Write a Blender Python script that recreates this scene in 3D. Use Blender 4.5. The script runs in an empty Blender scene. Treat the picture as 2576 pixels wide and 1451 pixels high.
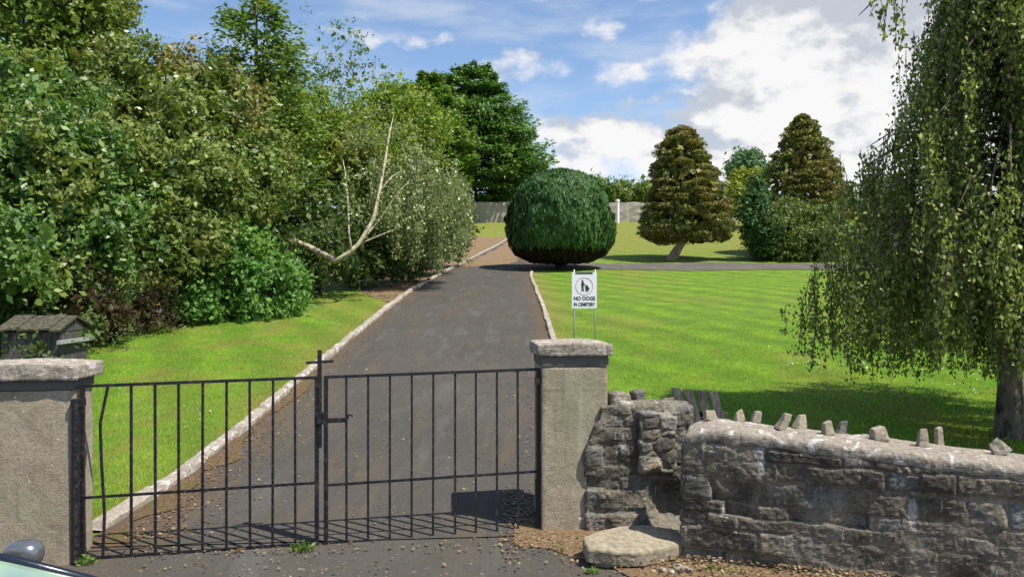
import bpy, bmesh, math
import numpy as np
from mathutils import Vector, Matrix
R = math.radians
S = bpy.context.scene
C = S.collection
# ------------------------------------------------------------------ camera, sky, sun, exposure
F, CX, CY, HC = 1900.0, 1288.0, 725.5, 2.29      # photo measured at 2576 x 1451
cam = bpy.data.objects.new('camera', bpy.data.cameras.new('camera'))
C.objects.link(cam); S.camera = cam
cam.location = (0, 0, HC); cam.rotation_euler = (R(90), 0, 0)
cam.data.sensor_width = 36; cam.data.lens = 36 * F / 2576; cam.data.clip_start = 0.05; cam.data.clip_end = 3000
S.view_settings.view_transform = 'Standard'; S.view_settings.look = 'None'
S.view_settings.exposure = 0.62; S.view_settings.gamma = 1
S.view_settings.use_curve_mapping = False
SUN = Vector((0.50, -0.30, 1.0)).normalized()      # direction towards the sun
sl = bpy.data.lights.new('sun', 'SUN'); sl.energy = 4.6; sl.angle = R(0.53); sl.color = (1.0, 0.95, 0.86)
so = bpy.data.objects.new('sun', sl); C.objects.link(so)
so.rotation_euler = SUN.to_track_quat('Z', 'Y').to_euler(); so.location = (10, -8, 30)
S.cycles.max_bounces = 6; S.cycles.transparent_max_bounces = 8
S.cycles.use_denoising = True

class NT:
    """tiny node helper"""
    def __init__(s, tree): s.t = tree; tree.nodes.clear()
    def n(s, typ, **kw):
        nd = s.t.nodes.new(typ); ins = kw.pop('ins', {})
        for k, v in kw.items(): setattr(nd, k, v)
        for k, v in ins.items():
            if isinstance(v, bpy.types.NodeSocket): s.t.links.new(v, nd.inputs[k])
            else: nd.inputs[k].default_value = v
        return nd
    def l(s, a, b): s.t.links.new(a, b)
    def math(s, op, a, b=0.0, c=None, clamp=False):
        d = {0: a, 1: b}
        if c is not None: d[2] = c
        return s.n('ShaderNodeMath', operation=op, use_clamp=clamp, ins=d).outputs[0]
    def mix(s, f, a, b, mode='MIX'):
        nd = s.n('ShaderNodeMix', data_type='RGBA', blend_type=mode)
        for i, v in ((0, f), (6, a), (7, b)):
            if isinstance(v, bpy.types.NodeSocket): s.l(v, nd.inputs[i])
            else: nd.inputs[i].default_value = v if i == 0 else col(v)
        return nd.outputs[2]
    def noise(s, vec, scale, detail=4, rough=0.55, dist=0.0, out=0):
        nd = s.n('ShaderNodeTexNoise', ins={'Scale': scale, 'Detail': detail, 'Roughness': rough, 'Distortion': dist})
        if vec is not None: s.l(vec, nd.inputs['Vector'])
        return nd.outputs[out]
    def ramp(s, f, stops, interp='LINEAR'):
        nd = s.n('ShaderNodeValToRGB', ins={0: f}); r = nd.color_ramp; r.interpolation = interp
        while len(r.elements) < len(stops): r.elements.new(0.5)
        for e, (p, c) in zip(r.elements, stops): e.position = p; e.color = col(c)
        return nd.outputs[0]
    def mapr(s, v, a, b, c=0.0, d=1.0, smooth=True):
        nd = s.n('ShaderNodeMapRange', interpolation_type='SMOOTHSTEP' if smooth else 'LINEAR',
                 ins={0: v, 1: a, 2: b, 3: c, 4: d})
        return nd.outputs[0]
def col(c):
    if isinstance(c, (int, float)): c = (c, c, c)
    return (c[0], c[1], c[2], 1.0)

# ---- world: physical sky with procedural clouds laid out by compass bearing and elevation
w = bpy.data.worlds.new('World'); S.world = w; w.use_nodes = True
n = NT(w.node_tree)
sky = n.n('ShaderNodeTexSky', sky_type='NISHITA', sun_disc=False, sun_elevation=math.asin(SUN.z),
          sun_rotation=math.atan2(SUN.x, SUN.y), altitude=0, air_density=1.0, dust_density=0.3, ozone_density=2.0)
tc = n.n('ShaderNodeTexCoord')
dirv = tc.outputs['Generated']
sep = n.n('ShaderNodeSeparateXYZ', ins={0: dirv})
az = n.math('ARCTAN2', sep.outputs[0], sep.outputs[1])
el = n.math('ARCSINE', sep.outputs[2])
SKY_CLOUDS = [  # bearing, elevation, half width, half height (radians), strength
    (0.405, 0.262, 0.175, 0.105, 1.7), (0.30, 0.215, 0.075, 0.055, 1.3), (0.50, 0.20, 0.20, 0.12, 1.5), (0.62, 0.30, 0.14, 0.12, 1.5),
    (0.34, 0.155, 0.10, 0.045, 0.85), (0.15, 0.278, 0.085, 0.020, 0.60), (0.120, 0.330, 0.045, 0.018, 0.56),
    (0.01, 0.280, 0.10, 0.022, 0.56), (0.13, 0.200, 0.115, 0.034, 1.0), (0.10, 0.165, 0.12, 0.030, 0.75),
    (0.23, 0.160, 0.11, 0.035, 1.0), (-0.16, 0.318, 0.075, 0.012, 0.62), (-0.19, 0.34, 0.05, 0.012, 0.4), (0.03, 0.375, 0.03, 0.010, 0.7),
    (0.17, 0.372, 0.04, 0.012, 0.6), (0.17, 0.238, 0.045, 0.012, 0.5),
    (-0.05, 0.20, 0.10, 0.05, 0.8), (-0.9, 0.25, 0.35, 0.09, 0.8), (1.3, 0.35, 0.4, 0.15, 0.8), (2.4, 0.5, 0.5, 0.2, 0.8), (-2.2, 0.6, 0.5, 0.2, 0.8)]
azel = n.n('ShaderNodeCombineXYZ', ins={0: az, 1: n.math('MULTIPLY', el, 1.5), 2: 0.0}).outputs[0]
warp = n.noise(azel, 9.0, 3, 0.55, out=1)
wsep = n.n('ShaderNodeSeparateXYZ', ins={0: warp})
azw = n.math('ADD', az, n.math('MULTIPLY', n.math('SUBTRACT', wsep.outputs[0], 0.5), 0.075))
elw = n.math('ADD', el, n.math('MULTIPLY', n.math('SUBTRACT', wsep.outputs[1], 0.5), 0.05))
def blobs(da, de):
    tot = None
    for a, e, ra, re, st in SKY_CLOUDS:
        x = n.math('MULTIPLY', n.math('SUBTRACT', azw, a + da), 1 / ra)
        y = n.math('MULTIPLY', n.math('SUBTRACT', elw, e + de), 1 / re)
        r2 = n.math('ADD', n.math('MULTIPLY', x, x), n.math('MULTIPLY', y, y))
        v = n.math('MULTIPLY', n.math('SUBTRACT', 1.0, n.math('MULTIPLY', r2, 0.55), clamp=True), st)
        tot = v if tot is None else n.math('MAXIMUM', tot, v)
    return tot
fb = n.noise(azel, 17.0, 9, 0.60)
fb3 = n.noise(azel, 10.0, 6, .58)
fb2 = n.noise(n.n('ShaderNodeVectorMath', operation='ADD', ins={0: azel, 1: (-0.012, -0.022, 0)}).outputs[0], 17.0, 5, 0.56)
base = blobs(0, 0)
dens = n.math('ADD', base, n.math('MULTIPLY', n.math('SUBTRACT', fb, 0.5), 1.55))
alpha = n.mapr(dens, 0.30, 0.86)
low = blobs(0.012, 0.022)      # the same clouds a little higher: its excess over the base marks the shaded undersides
lit = n.math('ADD', n.math('SUBTRACT', n.math('ADD', base, fb), n.math('ADD', low, fb2)), 0.0)
shade = n.mapr(n.math('ADD', lit, n.math('MULTIPLY', n.math('SUBTRACT', fb3, .52), 1.9)), -0.30, 0.14)
ccol = n.mix(shade, (0.56, 0.605, 0.675), (.97, 0.96, 0.955))
skyc = n.n('ShaderNodeVectorMath', operation='MULTIPLY', ins={0: sky.outputs[0], 1: (1.06, 1.09, 1.14)}).outputs[0]
hz = n.mapr(el, 0.0, 0.30, 0.30, 0.0)
skyc = n.mix(hz, skyc, (5.0, 5.6, 6.4))
cl = n.n('ShaderNodeVectorMath', operation='MULTIPLY', ins={0: ccol, 1: (6.55, 6.5, 6.5)}).outputs[0]
wisp = n.noise(n.n('ShaderNodeVectorMath', operation='MULTIPLY', ins={0: azel, 1: (1, 3.2, 1)}).outputs[0], 4.0, 6, .6)
skyc = n.mix(n.mapr(wisp, .42, .74, 0, .50), skyc, (5.2, 5.45, 5.8))
fin = n.mix(n.math('MULTIPLY', alpha, 0.97), skyc, cl)
bg = n.n('ShaderNodeBackground', ins={'Color': fin, 'Strength': 0.10})
wo = n.n('ShaderNodeOutputWorld', ins={0: bg.outputs[0]})

# ------------------------------------------------------------------ numeric helpers
rng = np.random.default_rng(7)
def at(px, py, D): return np.array([(px - CX) / F * D, D, HC - (py - CY) / F * D])
_G = np.array([[-60, 0], [5, 0], [6.3, 0.0], [8, .17], [10, .45], [12.5, .84], [15.4, 1.22], [20, 1.72], [25.3, 2.22], [31.7, 2.72], [36, 3.14],
               [42, 3.73], [48, 4.5], [55, 5.42], [65, 7.0], [80, 9.3], [100, 12.0], [140, 16], [200, 19], [600, 24], [3000, 26]])
_yy = np.linspace(-60, 240, 3001); _zz = np.interp(_yy, _G[:, 0], _G[:, 1])
_k = np.hanning(19); _k /= _k.sum(); _zs = np.convolve(np.pad(_zz, 9, mode='edge'), _k, 'valid')
def sstep(a, b, x): t = np.clip((x - a) / (b - a), 0, 1); return t * t * (3 - 2 * t)
def gz(x, y):
    x = np.asarray(x, float); y = np.asarray(y, float)
    z = np.where(y < 239, np.interp(y, _yy, _zs), np.interp(y, _G[:, 0], _G[:, 1]))
    z = z + .026 * (np.clip(x, -8, 9) + 3.6) * (1 - sstep(7, 14, y))
    z = z + .03 * np.sin(x * .7 + y * .31) * sstep(7, 12, y) * sstep(.9, 3, np.abs(x + 1.3) - 1.5)
    return z
def hsh(ix, iy, iz, seed=0):
    h = (ix * 374761393 + iy * 668265263 + iz * 2147483647 + seed * 1274126177) & 0xffffffff
    h = ((h ^ (h >> 13)) * 1274126177) & 0xffffffff
    h = (h ^ (h >> 16)) & 0xffffffff
    return h / 4294967295.0
def vnoise(p, scale, seed=0):
    q = p * scale + 1000.0; i = np.floor(q).astype(np.int64); f = q - i; f = f * f * (3 - 2 * f); o = 0
    for dx in (0, 1):
        for dy in (0, 1):
            for dz in (0, 1):
                wt = (f[:, 0] if dx else 1 - f[:, 0]) * (f[:, 1] if dy else 1 - f[:, 1]) * (f[:, 2] if dz else 1 - f[:, 2])
                o = o + wt * hsh(i[:, 0] + dx, i[:, 1] + dy, i[:, 2] + dz, seed)
    return o * 2 - 1
def fbm(p, scale, octs=4, seed=0):
    o = 0; a = 1; t = 0
    for k in range(octs): o = o + a * vnoise(p, scale * 2 ** k, seed + k); t += a; a *= .5
    return o / t
def unit(v): return v / np.maximum(np.linalg.norm(v, axis=-1, keepdims=True), 1e-9)
def mesh(name, V, Fs, mats, smooth=False, midx=None, attrs=None):
    """V (n,3); Fs list of int arrays of equal-sided faces"""
    V = np.asarray(V, np.float32); me = bpy.data.meshes.new(name)
    Fs = [np.asarray(f, np.int32) for f in Fs if len(f)]
    me.vertices.add(len(V)); me.vertices.foreach_set('co', V.ravel())
    ls = np.concatenate([f.ravel() for f in Fs]); me.loops.add(len(ls)); me.loops.foreach_set('vertex_index', ls)
    cnt = np.concatenate([np.full(len(f), f.shape[1], np.int32) for f in Fs])
    st = np.concatenate([[0], np.cumsum(cnt)[:-1]]).astype(np.int32)
    me.polygons.add(len(cnt)); me.polygons.foreach_set('loop_start', st); me.polygons.foreach_set('loop_total', cnt)
    me.polygons.foreach_set('use_smooth', np.full(len(cnt), smooth))
    for m in (mats if isinstance(mats, (list, tuple)) else [mats]): me.materials.append(m)
    if midx is not None: me.polygons.foreach_set('material_index', np.asarray(midx, np.int32))
    for k, a in (attrs or {}).items():
        at_ = me.attributes.new(k, 'FLOAT', 'POINT'); at_.data.foreach_set('value', np.asarray(a, np.float32))
    me.update(calc_edges=True)
    return me
def obj(name, me, parent=None, loc=None):
    o = bpy.data.objects.new(name, me); C.objects.link(o)
    if loc is not None: o.location = loc
    if parent is not None:
        o.parent = parent
        o.location = Vector(o.location) - Vector(parent.location) if loc is None else Vector(loc) - Vector(parent.location)
    return o
def tag(o, label=None, cat=None, group=None, kind=None):
    for k, v in (('label', label), ('category', cat), ('group', group), ('kind', kind)):
        if v: o[k] = v
    return o
def thing(name, loc, label, cat, group=None):
    o = bpy.data.objects.new(name, None); C.objects.link(o); o.location = tuple(map(float, loc)); o.empty_display_size = .2
    return tag(o, label, cat, group)

class MB:
    """collects shapes into one mesh"""
    def __init__(s): s.v = []; s.q = []; s.t = []; s.n = 0
    def add(s, V, Q=None, T=None):
        V = np.asarray(V, float)
        if Q is not None and len(Q): s.q.append(np.asarray(Q, int) + s.n)
        if T is not None and len(T): s.t.append(np.asarray(T, int) + s.n)
        s.v.append(V); s.n += len(V); return s
    def box(s, lo, hi, M=None):
        x0, y0, z0 = lo; x1, y1, z1 = hi
        V = np.array([[x0, y0, z0], [x1, y0, z0], [x1, y1, z0], [x0, y1, z0], [x0, y0, z1], [x1, y0, z1], [x1, y1, z1], [x0, y1, z1]], float)
        if M is not None: V = V @ np.array(M.to_3x3()).T + np.array(M.translation)
        return s.add(V, [[0, 3, 2, 1], [4, 5, 6, 7], [0, 1, 5, 4], [1, 2, 6, 5], [2, 3, 7, 6], [3, 0, 4, 7]])
    def tube(s, P, rad, seg=8, cap=True):
        P = np.asarray(P, float); rad = np.broadcast_to(np.asarray(rad, float), (len(P),))
        T = unit(np.gradient(P, axis=0)); up = np.array([0, 0, 1.]) if abs(T[0][2]) < .9 else np.array([1., 0, 0])
        a = unit(np.cross(T[0], up)); V = []
        for i in range(len(P)):
            a = unit(a - T[i] * np.dot(a, T[i])); b = np.cross(T[i], a)
            th = np.arange(seg) * 2 * math.pi / seg
            V.append(P[i] + rad[i] * (np.cos(th)[:, None] * a + np.sin(th)[:, None] * b))
        V = np.concatenate(V); k = np.arange(seg); Q = []
        for i in range(len(P) - 1):
            Q.append(np.stack([i * seg + k, i * seg + (k + 1) % seg, (i + 1) * seg + (k + 1) % seg, (i + 1) * seg + k], 1))
        Tt = []
        if cap:
            V = np.vstack([V, P[0], P[-1]]); n0 = len(V) - 2
            Tt = np.vstack([np.stack([(k + 1) % seg, k, np.full(seg, n0)], 1),
                            np.stack([(len(P) - 1) * seg + k, (len(P) - 1) * seg + (k + 1) % seg, np.full(seg, n0 + 1)], 1)])
        return s.add(V, np.concatenate(Q), Tt)
    def build(s, name, mat, parent=None, smooth=False, bevel=0):
        V = np.concatenate(s.v); 
        off = np.array(parent.location) if parent is not None and s.world else np.zeros(3)
        me = mesh(name, V - off, ([np.concatenate(s.q)] if s.q else []) + ([np.concatenate(s.t)] if s.t else []), mat, smooth)
        if bevel:
            bm = bmesh.new(); bm.from_mesh(me); bmesh.ops.bevel(bm, geom=list(bm.edges), offset=bevel, segments=2, affect='EDGES'); bm.to_mesh(me); bm.free()
        o = bpy.data.objects.new(name, me); C.objects.link(o)
        if parent is not None: o.parent = parent
        return o
    world = True     # vertices are given in world space; they are stored relative to the thing's base

def recentre(o):
    """move a mesh object's origin to its base without moving the mesh"""
    me = o.data; V = np.empty(len(me.vertices) * 3, np.float32); me.vertices.foreach_get('co', V); V = V.reshape(-1, 3)
    c = np.array([V[:, 0].mean(), V[:, 1].mean(), V[:, 2].min()]); me.vertices.foreach_set('co', (V - c).ravel()); me.update()
    o.location = tuple(map(float, c)); return o

# ------------------------------------------------------------------ materials
def newmat(name):
    m = bpy.data.materials.new(name); m.use_nodes = True; return m, NT(m.node_tree)
def finish(n, colr, rough=.8, bump=None, bstr=.3, bdist=.02, spec=.3, metal=0.0, extra=None):
    p = n.n('ShaderNodeBsdfPrincipled', ins={'Roughness': rough, 'Specular IOR Level': spec, 'Metallic': metal})
    if isinstance(colr, bpy.types.NodeSocket): n.l(colr, p.inputs['Base Color'])
    else: p.inputs['Base Color'].default_value = col(colr)
    if bump is not None:
        b = n.n('ShaderNodeBump', ins={'Strength': bstr, 'Distance': bdist, 'Height': bump}); n.l(b.outputs[0], p.inputs['Normal'])
    n.n('ShaderNodeOutputMaterial', ins={0: p.outputs[0]}); return p
def pos(n): return n.n('ShaderNodeNewGeometry').outputs['Position']

def m_leaf(name, cols, rough=.5, spec=.3, trans=.27, patch=(0.6, None), seed=0.0, k0=1.6):
    """leaf colours vary leaf by leaf and in broad patches of a second hue"""
    m, n = newmat(name); g = n.n('ShaderNodeNewGeometry')
    r = g.outputs['Random Per Island']
    cols = [tuple(q * k0 for q in cc) for cc in cols]; k = len(cols); c = n.ramp(r, [(i / (k - 1), cc) for i, cc in enumerate(cols)])
    if patch[1] is not None:
        pn = n.noise(n.n('ShaderNodeVectorMath', operation='ADD', ins={0: g.outputs['Position'], 1: (seed, 0, 0)}).outputs[0], patch[0], 3, .6)
        c = n.mix(n.mapr(pn, .50, .66, 0, .75), c, [q * 1.6 for q in patch[1]])
    p = n.n('ShaderNodeBsdfPrincipled', ins={'Base Color': c, 'Roughness': rough, 'Specular IOR Level': spec})
    t = n.n('ShaderNodeBsdfTranslucent', ins={'Color': n.mix(1.0, c, (1.5, 1.7, .75), 'MULTIPLY')})
    ms = n.n('ShaderNodeMixShader', ins={0: trans, 1: p.outputs[0], 2: t.outputs[0]})
    n.n('ShaderNodeOutputMaterial', ins={0: ms.outputs[0]}); return m
def m_bark(name, a, b, sc=14, stretch=.2):
    m, n = newmat(name); g = pos(n)
    v = n.n('ShaderNodeVectorMath', operation='MULTIPLY', ins={0: g, 1: (1, 1, stretch)}).outputs[0]
    f = n.noise(v, sc, 6, .65); c = n.ramp(f, [(.34, a), (.62, b)]); finish(n, c, .9, f, .8, .02); return m

# asphalt of the drive: worn grey with brown moss and litter stains towards the kerbs
def m_asphalt(name, stain=1.0, dark=1.0):
    m, n = newmat(name); g = pos(n); sp = n.n('ShaderNodeSeparateXYZ', ins={0: g})
    fine = n.noise(g, 95, 3, .7); mid = n.noise(g, 5, 6, .65); big = n.noise(g, .7, 4, .6)
    c = n.ramp(fine, [(.25, (.036 * dark, .033 * dark, .028 * dark)), (.75, (.112 * dark, .100 * dark, .085 * dark))])
    c = n.mix(n.mapr(big, .35, .65, 0, .5), c, (.054 * dark, .050 * dark, .044 * dark))
    # brown towards both sides of the drive, x = -3.4 and x = 0.8
    dx = n.math('ABSOLUTE', n.math('ADD', sp.outputs[0], 1.3))
    side = n.math('ADD', n.mapr(dx, 1.0, 2.2, -.30, .42), n.math('MULTIPLY', n.math('SUBTRACT', mid, .5), 1.2))
    c = n.mix(n.mapr(side, .08, .40, 0, .60 * stain), c, (.115, .072, .038))
    st = n.noise(n.n('ShaderNodeVectorMath', operation='MULTIPLY', ins={0: g, 1: (1, .16, 1)}).outputs[0], 2.6, 5, .62); c = n.mix(n.mapr(st, .50, .66, 0, .55 * min(1, stain)), c, (.105, .080, .054)); c = n.mix(n.mapr(st, .46, .34, 0, .5), c, (.105 * dark, .101 * dark, .092 * dark))
    fl = n.noise(g, 30, 2, .5); c = n.mix(n.mapr(fl, .66, .72, 0, .7), c, (.20, .17, .12))
    moss = n.noise(g, 2.2, 6, .7); c = n.mix(n.mapr(moss, .56, .70, 0, .4), c, (.065, .060, .03))
    cr = n.n('ShaderNodeTexVoronoi', feature='DISTANCE_TO_EDGE', ins={'Vector': n.n('ShaderNodeVectorMath', operation='ADD', ins={0: g, 1: n.noise(g, 3, 4, .6, out=1)}).outputs[0], 'Scale': .8})
    c = n.mix(n.mapr(cr.outputs[0], .0, .012, .45, 0), c, (.04, .038, .034))
    finish(n, c, .9, n.math('ADD', fine, n.math('MULTIPLY', mid, .6)), .5, .012, .2); return m

def m_grass(name, c1, c2, dry, stripes=0.0, dryamt=.5):
    m, n = newmat(name); g = pos(n); sp = n.n('ShaderNodeSeparateXYZ', ins={0: g})
    v = n.n('ShaderNodeVectorMath', operation='MULTIPLY', ins={0: g, 1: (1, .45, 1)}).outputs[0]
    f1 = n.noise(v, 60, 4, .7); f2 = n.noise(g, 1.6, 6, .65); f3 = n.noise(g, .30, 4, .6)
    c = n.ramp(f1, [(.28, [q * .62 for q in c1]), (.52, c1), (.78, c2)])
    c = n.mix(n.mapr(f2, .38, .64, 0, .65), c, c2)
    d = n.math('ADD', n.mapr(f3, .50, .66, 0, dryamt), n.mapr(f2, .62, .74, 0, dryamt * .7), clamp=True)
    # drier, yellow-brown within half a metre of the drive, and on the far bank
    e = n.math('ABSOLUTE', n.math('ADD', sp.outputs[0], 1.3)); e = n.math('SUBTRACT', n.math('ADD', e, n.math('MULTIPLY', f2, .8)), 2.45)
    near = n.math('MULTIPLY', n.mapr(e, .1, 1.15, .9, 0), n.mapr(sp.outputs[1], 38, 44, 1, 0))
    far = n.mapr(n.math('ADD', sp.outputs[1], n.math('MULTIPLY', f3, 12)), 44, 60, 0, .75)
    lf = n.math('MULTIPLY', n.mapr(n.noise(g, 1.1, 5, .65), .47, .60, 0, .62), n.mapr(sp.outputs[0], -3.2, -5.0, .25, 1)); d = n.math('MAXIMUM', d, n.math('MULTIPLY', lf, n.mapr(sp.outputs[0], 0, 1, 1, 0)))
    d = n.math('MAXIMUM', d, n.math('MAXIMUM', near, far))
    c = n.mix(d, c, dry)
    if stripes:
        a = n.math('ADD', n.math('MULTIPLY', sp.outputs[0], .80), n.math('MULTIPLY', sp.outputs[1], .42))
        a = n.math('ADD', a, n.math('MULTIPLY', f3, 1.2))
        sn = n.math('SINE', n.math('MULTIPLY', a, 5.2)); c = n.mix(n.mapr(sn, -.9, .9, 0, stripes), c, [q * .62 for q in c1])
    cl = n.noise(g, 5, 4, .65); c = n.mix(n.mapr(cl, .56, .66, 0, .45), c, [q * .55 for q in c1]); cl = n.noise(g, 11, 3, .6); c = n.mix(n.mapr(cl, .62, .70, 0, .35), c, (.30, .33, .10))
    finish(n, c, .85, n.math('ADD', f1, n.math('MULTIPLY', f2, 1.2)), .9, .04, .15); return m

M = {}
M['lawn'] = m_grass('lawn grass', (.112, .203, .020), (.205, .320, .020), (.225, .200, .050), stripes=.40, dryamt=.55)
M['asphalt'] = m_asphalt('drive asphalt'); M['asphalt_side'] = m_asphalt('side drive asphalt', .1, 1.5); M['street'] = m_asphalt('apron asphalt', .35, 1.05)
def m_soil(name, a, b, c3):
    m, n = newmat(name); g = pos(n); f = n.noise(g, 28, 5, .75); f2 = n.noise(g, 3, 5, .6)
    c = n.ramp(f, [(.25, a), (.50, b), (.74, c3)]); c = n.mix(n.mapr(f2, .5, .68, 0, .5), c, (.10, .12, .03))
    finish(n, c, .95, f, 1.0, .03, .1); return m
M['soil'] = m_soil('leaf-strewn soil', (.09, .055, .030), (.205, .135, .080), (.36, .26, .165))
M['soil_dull'] = m_soil('dull kerbside litter', (.055, .035, .020), (.135, .088, .050), (.26, .19, .12))
def m_plain(name, c, rough=.5, metal=0, spec=.5, var=.25, sc=25):
    m, n = newmat(name); g = pos(n); f = n.noise(g, sc, 4, .6)
    cc = n.mix(f, [q * (1 - var) for q in c], [q * (1 + var) for q in c]); finish(n, cc, rough, f, .15, .005, spec, metal); return m
def m_iron():
    m, n = newmat('black painted iron'); g = pos(n); f = n.noise(g, 30, 5, .7); f2 = n.noise(g, 4, 4, .6)
    c = n.mix(n.mapr(f, .50, .64, 0, .85), (.010, .010, .014), n.mix(f2, (.07, .028, .015), (.045, .04, .05)))
    finish(n, c, n.mapr(f, .4, .7, .38, .8), f, .3, .003, .45); return m
M['iron'] = m_iron()
def m_render():
    m, n = newmat('roughcast render'); g = pos(n); f = n.noise(g, 70, 4, .7); f2 = n.noise(g, 4.5, 6, .62); f3 = n.noise(g, 1.3, 4, .6)
    c = n.ramp(f, [(.25, (.175, .140, .098)), (.5, (.33, .278, .205)), (.75, (.47, .41, .315))])
    c = n.mix(n.mapr(f2, .42, .66, 0, .55), c, (.215, .178, .120))
    c = n.mix(n.mapr(f3, .5, .66, 0, .45), c, (.27, .265, .16))
    vs = n.noise(n.n('ShaderNodeVectorMath', operation='MULTIPLY', ins={0: g, 1: (1, 1, .12)}).outputs[0], 7, 5, .65); c = n.mix(n.mapr(vs, .54, .70, 0, .42), c, (.13, .112, .08)); c = n.mix(n.mapr(vs, .44, .32, 0, .35), c, (.46, .41, .32))
    ch = n.noise(g, 16, 2, .5); c = n.mix(n.mapr(ch, .73, .75, 0, .8), c, (.62, .58, .5))
    finish(n, c, .92, n.math('ADD', f, f2), .55, .012, .15); return m
M['render'] = m_render()
def m_cap(name, light=1.0):
    m, n = newmat(name); g = pos(n); f = n.noise(g, 26, 6, .7); f2 = n.noise(g, 9, 5, .6, .6)
    c = n.ramp(f, [(.25, (.17, .135, .105)), (.5, (.36 * light, .31 * light, .255 * light)), (.75, (.50 * light, .45 * light, .39 * light))])
    c = n.mix(n.mapr(f2, .55, .63, 0, .85), c, (.56, .53, .50))
    f3 = n.noise(g, 14, 4, .6); c = n.mix(n.mapr(f3, .60, .68, 0, .6), c, (.33, .30, .13))
    f4 = n.noise(g, 6, 4, .6, .4); c = n.mix(n.mapr(f4, .60, .72, 0, .7), c, (.09, .075, .055))
    finish(n, c, .93, n.math('ADD', f, n.math('MULTIPLY', f2, .7)), .8, .02, .15); return m
M['cap'] = m_cap('weathered lichened cap stone', .85); M['mortar'] = m_cap('pale mortar coping', .75)
M['dark_band'] = m_plain('grey neck band', (.12, .112, .10), .9, 0, .2, .35, 30)
def m_rubble(name='rubble stone', k=1.0):
    m, n = newmat(name); g = pos(n)
    tone = n.n('ShaderNodeAttribute', attribute_name='tone').outputs['Fac']; gap = n.n('ShaderNodeAttribute', attribute_name='gap').outputs['Fac']
    f = n.noise(g, 34, 6, .72); f2 = n.noise(g, 8, 6, .68, .5); f3 = n.noise(g, 2.6, 5, .65)
    c = n.ramp(tone, [(0, (.040, .036, .030)), (.3, (.085, .072, .056)), (.55, (.125, .108, .082)), (.8, (.098, .096, .094)), (1, (.165, .135, .092))])
    c = n.mix(1.0, c, n.ramp(f, [(.28, .42 * k), (.5, 1.05 * k), (.78, 2.1 * k)]), 'MULTIPLY')
    c = n.mix(n.mapr(f3, .44, .62, 0, .65), c, (.046, .041, .034))
    c = n.mix(n.math('MULTIPLY', gap, n.mapr(f2, .40, .60, .15, .85)), c, (.255, .22, .17))
    sl = n.n('ShaderNodeVectorMath', operation='MULTIPLY', ins={0: g, 1: (1, 1, .28)}).outputs[0]
    lm = n.noise(sl, 9, 5, .65); c = n.mix(n.mapr(lm, .60, .68, 0, .75), c, (.44, .42, .40))
    li = n.noise(g, 45, 3, .6); c = n.mix(n.mapr(li, .64, .70, 0, .65), c, (.46, .44, .36))
    ms = n.noise(g, 5, 5, .65); c = n.mix(n.mapr(ms, .60, .72, 0, .5), c, (.10, .105, .035))
    finish(n, c, .93, n.math('ADD', f, n.math('MULTIPLY', f2, 1.2)), .9, .022, .15); return m
M['rubble'] = m_rubble('rubble stone', 1.6); M['rubble_tan'] = m_rubble('tan broken stone', 2.2)
M['step'] = m_plain('sandy step stone', (.27, .232, .165), .92, 0, .15, .8, 22); M['stone_tan'] = m_plain('tan stone shards', (.27, .232, .175), .92, 0, .1, .75, 30); M['kerb'] = m_cap('whitened concrete kerb', .88)
M['white'] = m_plain('white sign board', (.82, .82, .84), .45, 0, .4, .03)
M['ink'] = m_plain('dark blue sign lettering', (.018, .022, .05), .5)
M['ring'] = m_plain('faded red ring', (.62, .42, .46), .5); M['figure'] = m_plain('black sign figures', (.05, .03, .028), .5)
M['galv'] = m_plain('galvanised legs', (.45, .47, .46), .45, .5)
M['wood'] = m_bark('weathered wood', (.022, .020, .014), (.11, .10, .068), 16, .6); M['wood_dark'] = m_bark('dark stained wood', (.024, .023, .024), (.10, .094, .088), 25, .25)
M['plank'] = m_bark('pale grey plank', (.20, .22, .20), (.36, .38, .33), 25, .5)
M['bark'] = m_bark('brown bark', (.022, .016, .011), (.11, .082, .058)); M['bark_dark'] = m_bark('dark bark', (.012, .009, .007), (.055, .04, .03))
M['bark_pale'] = m_bark('pale birch bark', (.15, .125, .075), (.55, .49, .34), 9, .5); M['bark_cyp'] = m_bark('cypress bark', (.16, .12, .085), (.38, .30, .21))
M['bark_birch'] = m_bark('rugged birch bark', (.016, .012, .010), (.20, .165, .13), 10, .35)

# ------------------------------------------------------------------ terrain
def grid_sheet(xs, ys, lift=0.0):
    X, Y = np.meshgrid(xs, ys); Z = gz(X, Y) + lift
    V = np.stack([X, Y, Z], -1).reshape(-1, 3); a = np.arange(len(xs) * len(ys)).reshape(len(ys), len(xs))
    Q = np.stack([a[:-1, :-1], a[:-1, 1:], a[1:, 1:], a[1:, :-1]], -1).reshape(-1, 4); return V, Q
def spaced(lst): return np.unique(np.concatenate([np.arange(a, b, s) for a, b, s in lst]))
xs = spaced([(-2400, -200, 200), (-200, -40, 16), (-40, -12, 2), (-12, 12, .3), (12, 40, 2), (40, 200, 16), (200, 2401, 200)])
ys = spaced([(-600, -60, 90), (-60, -4, 8), (-4, 45, .3), (45, 110, 1.5), (110, 300, 15), (300, 2801, 250)])
V, Q = grid_sheet(xs, ys); tag(obj('ground', mesh('ground', V, [Q], M['lawn'], True)), kind='structure')
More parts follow.
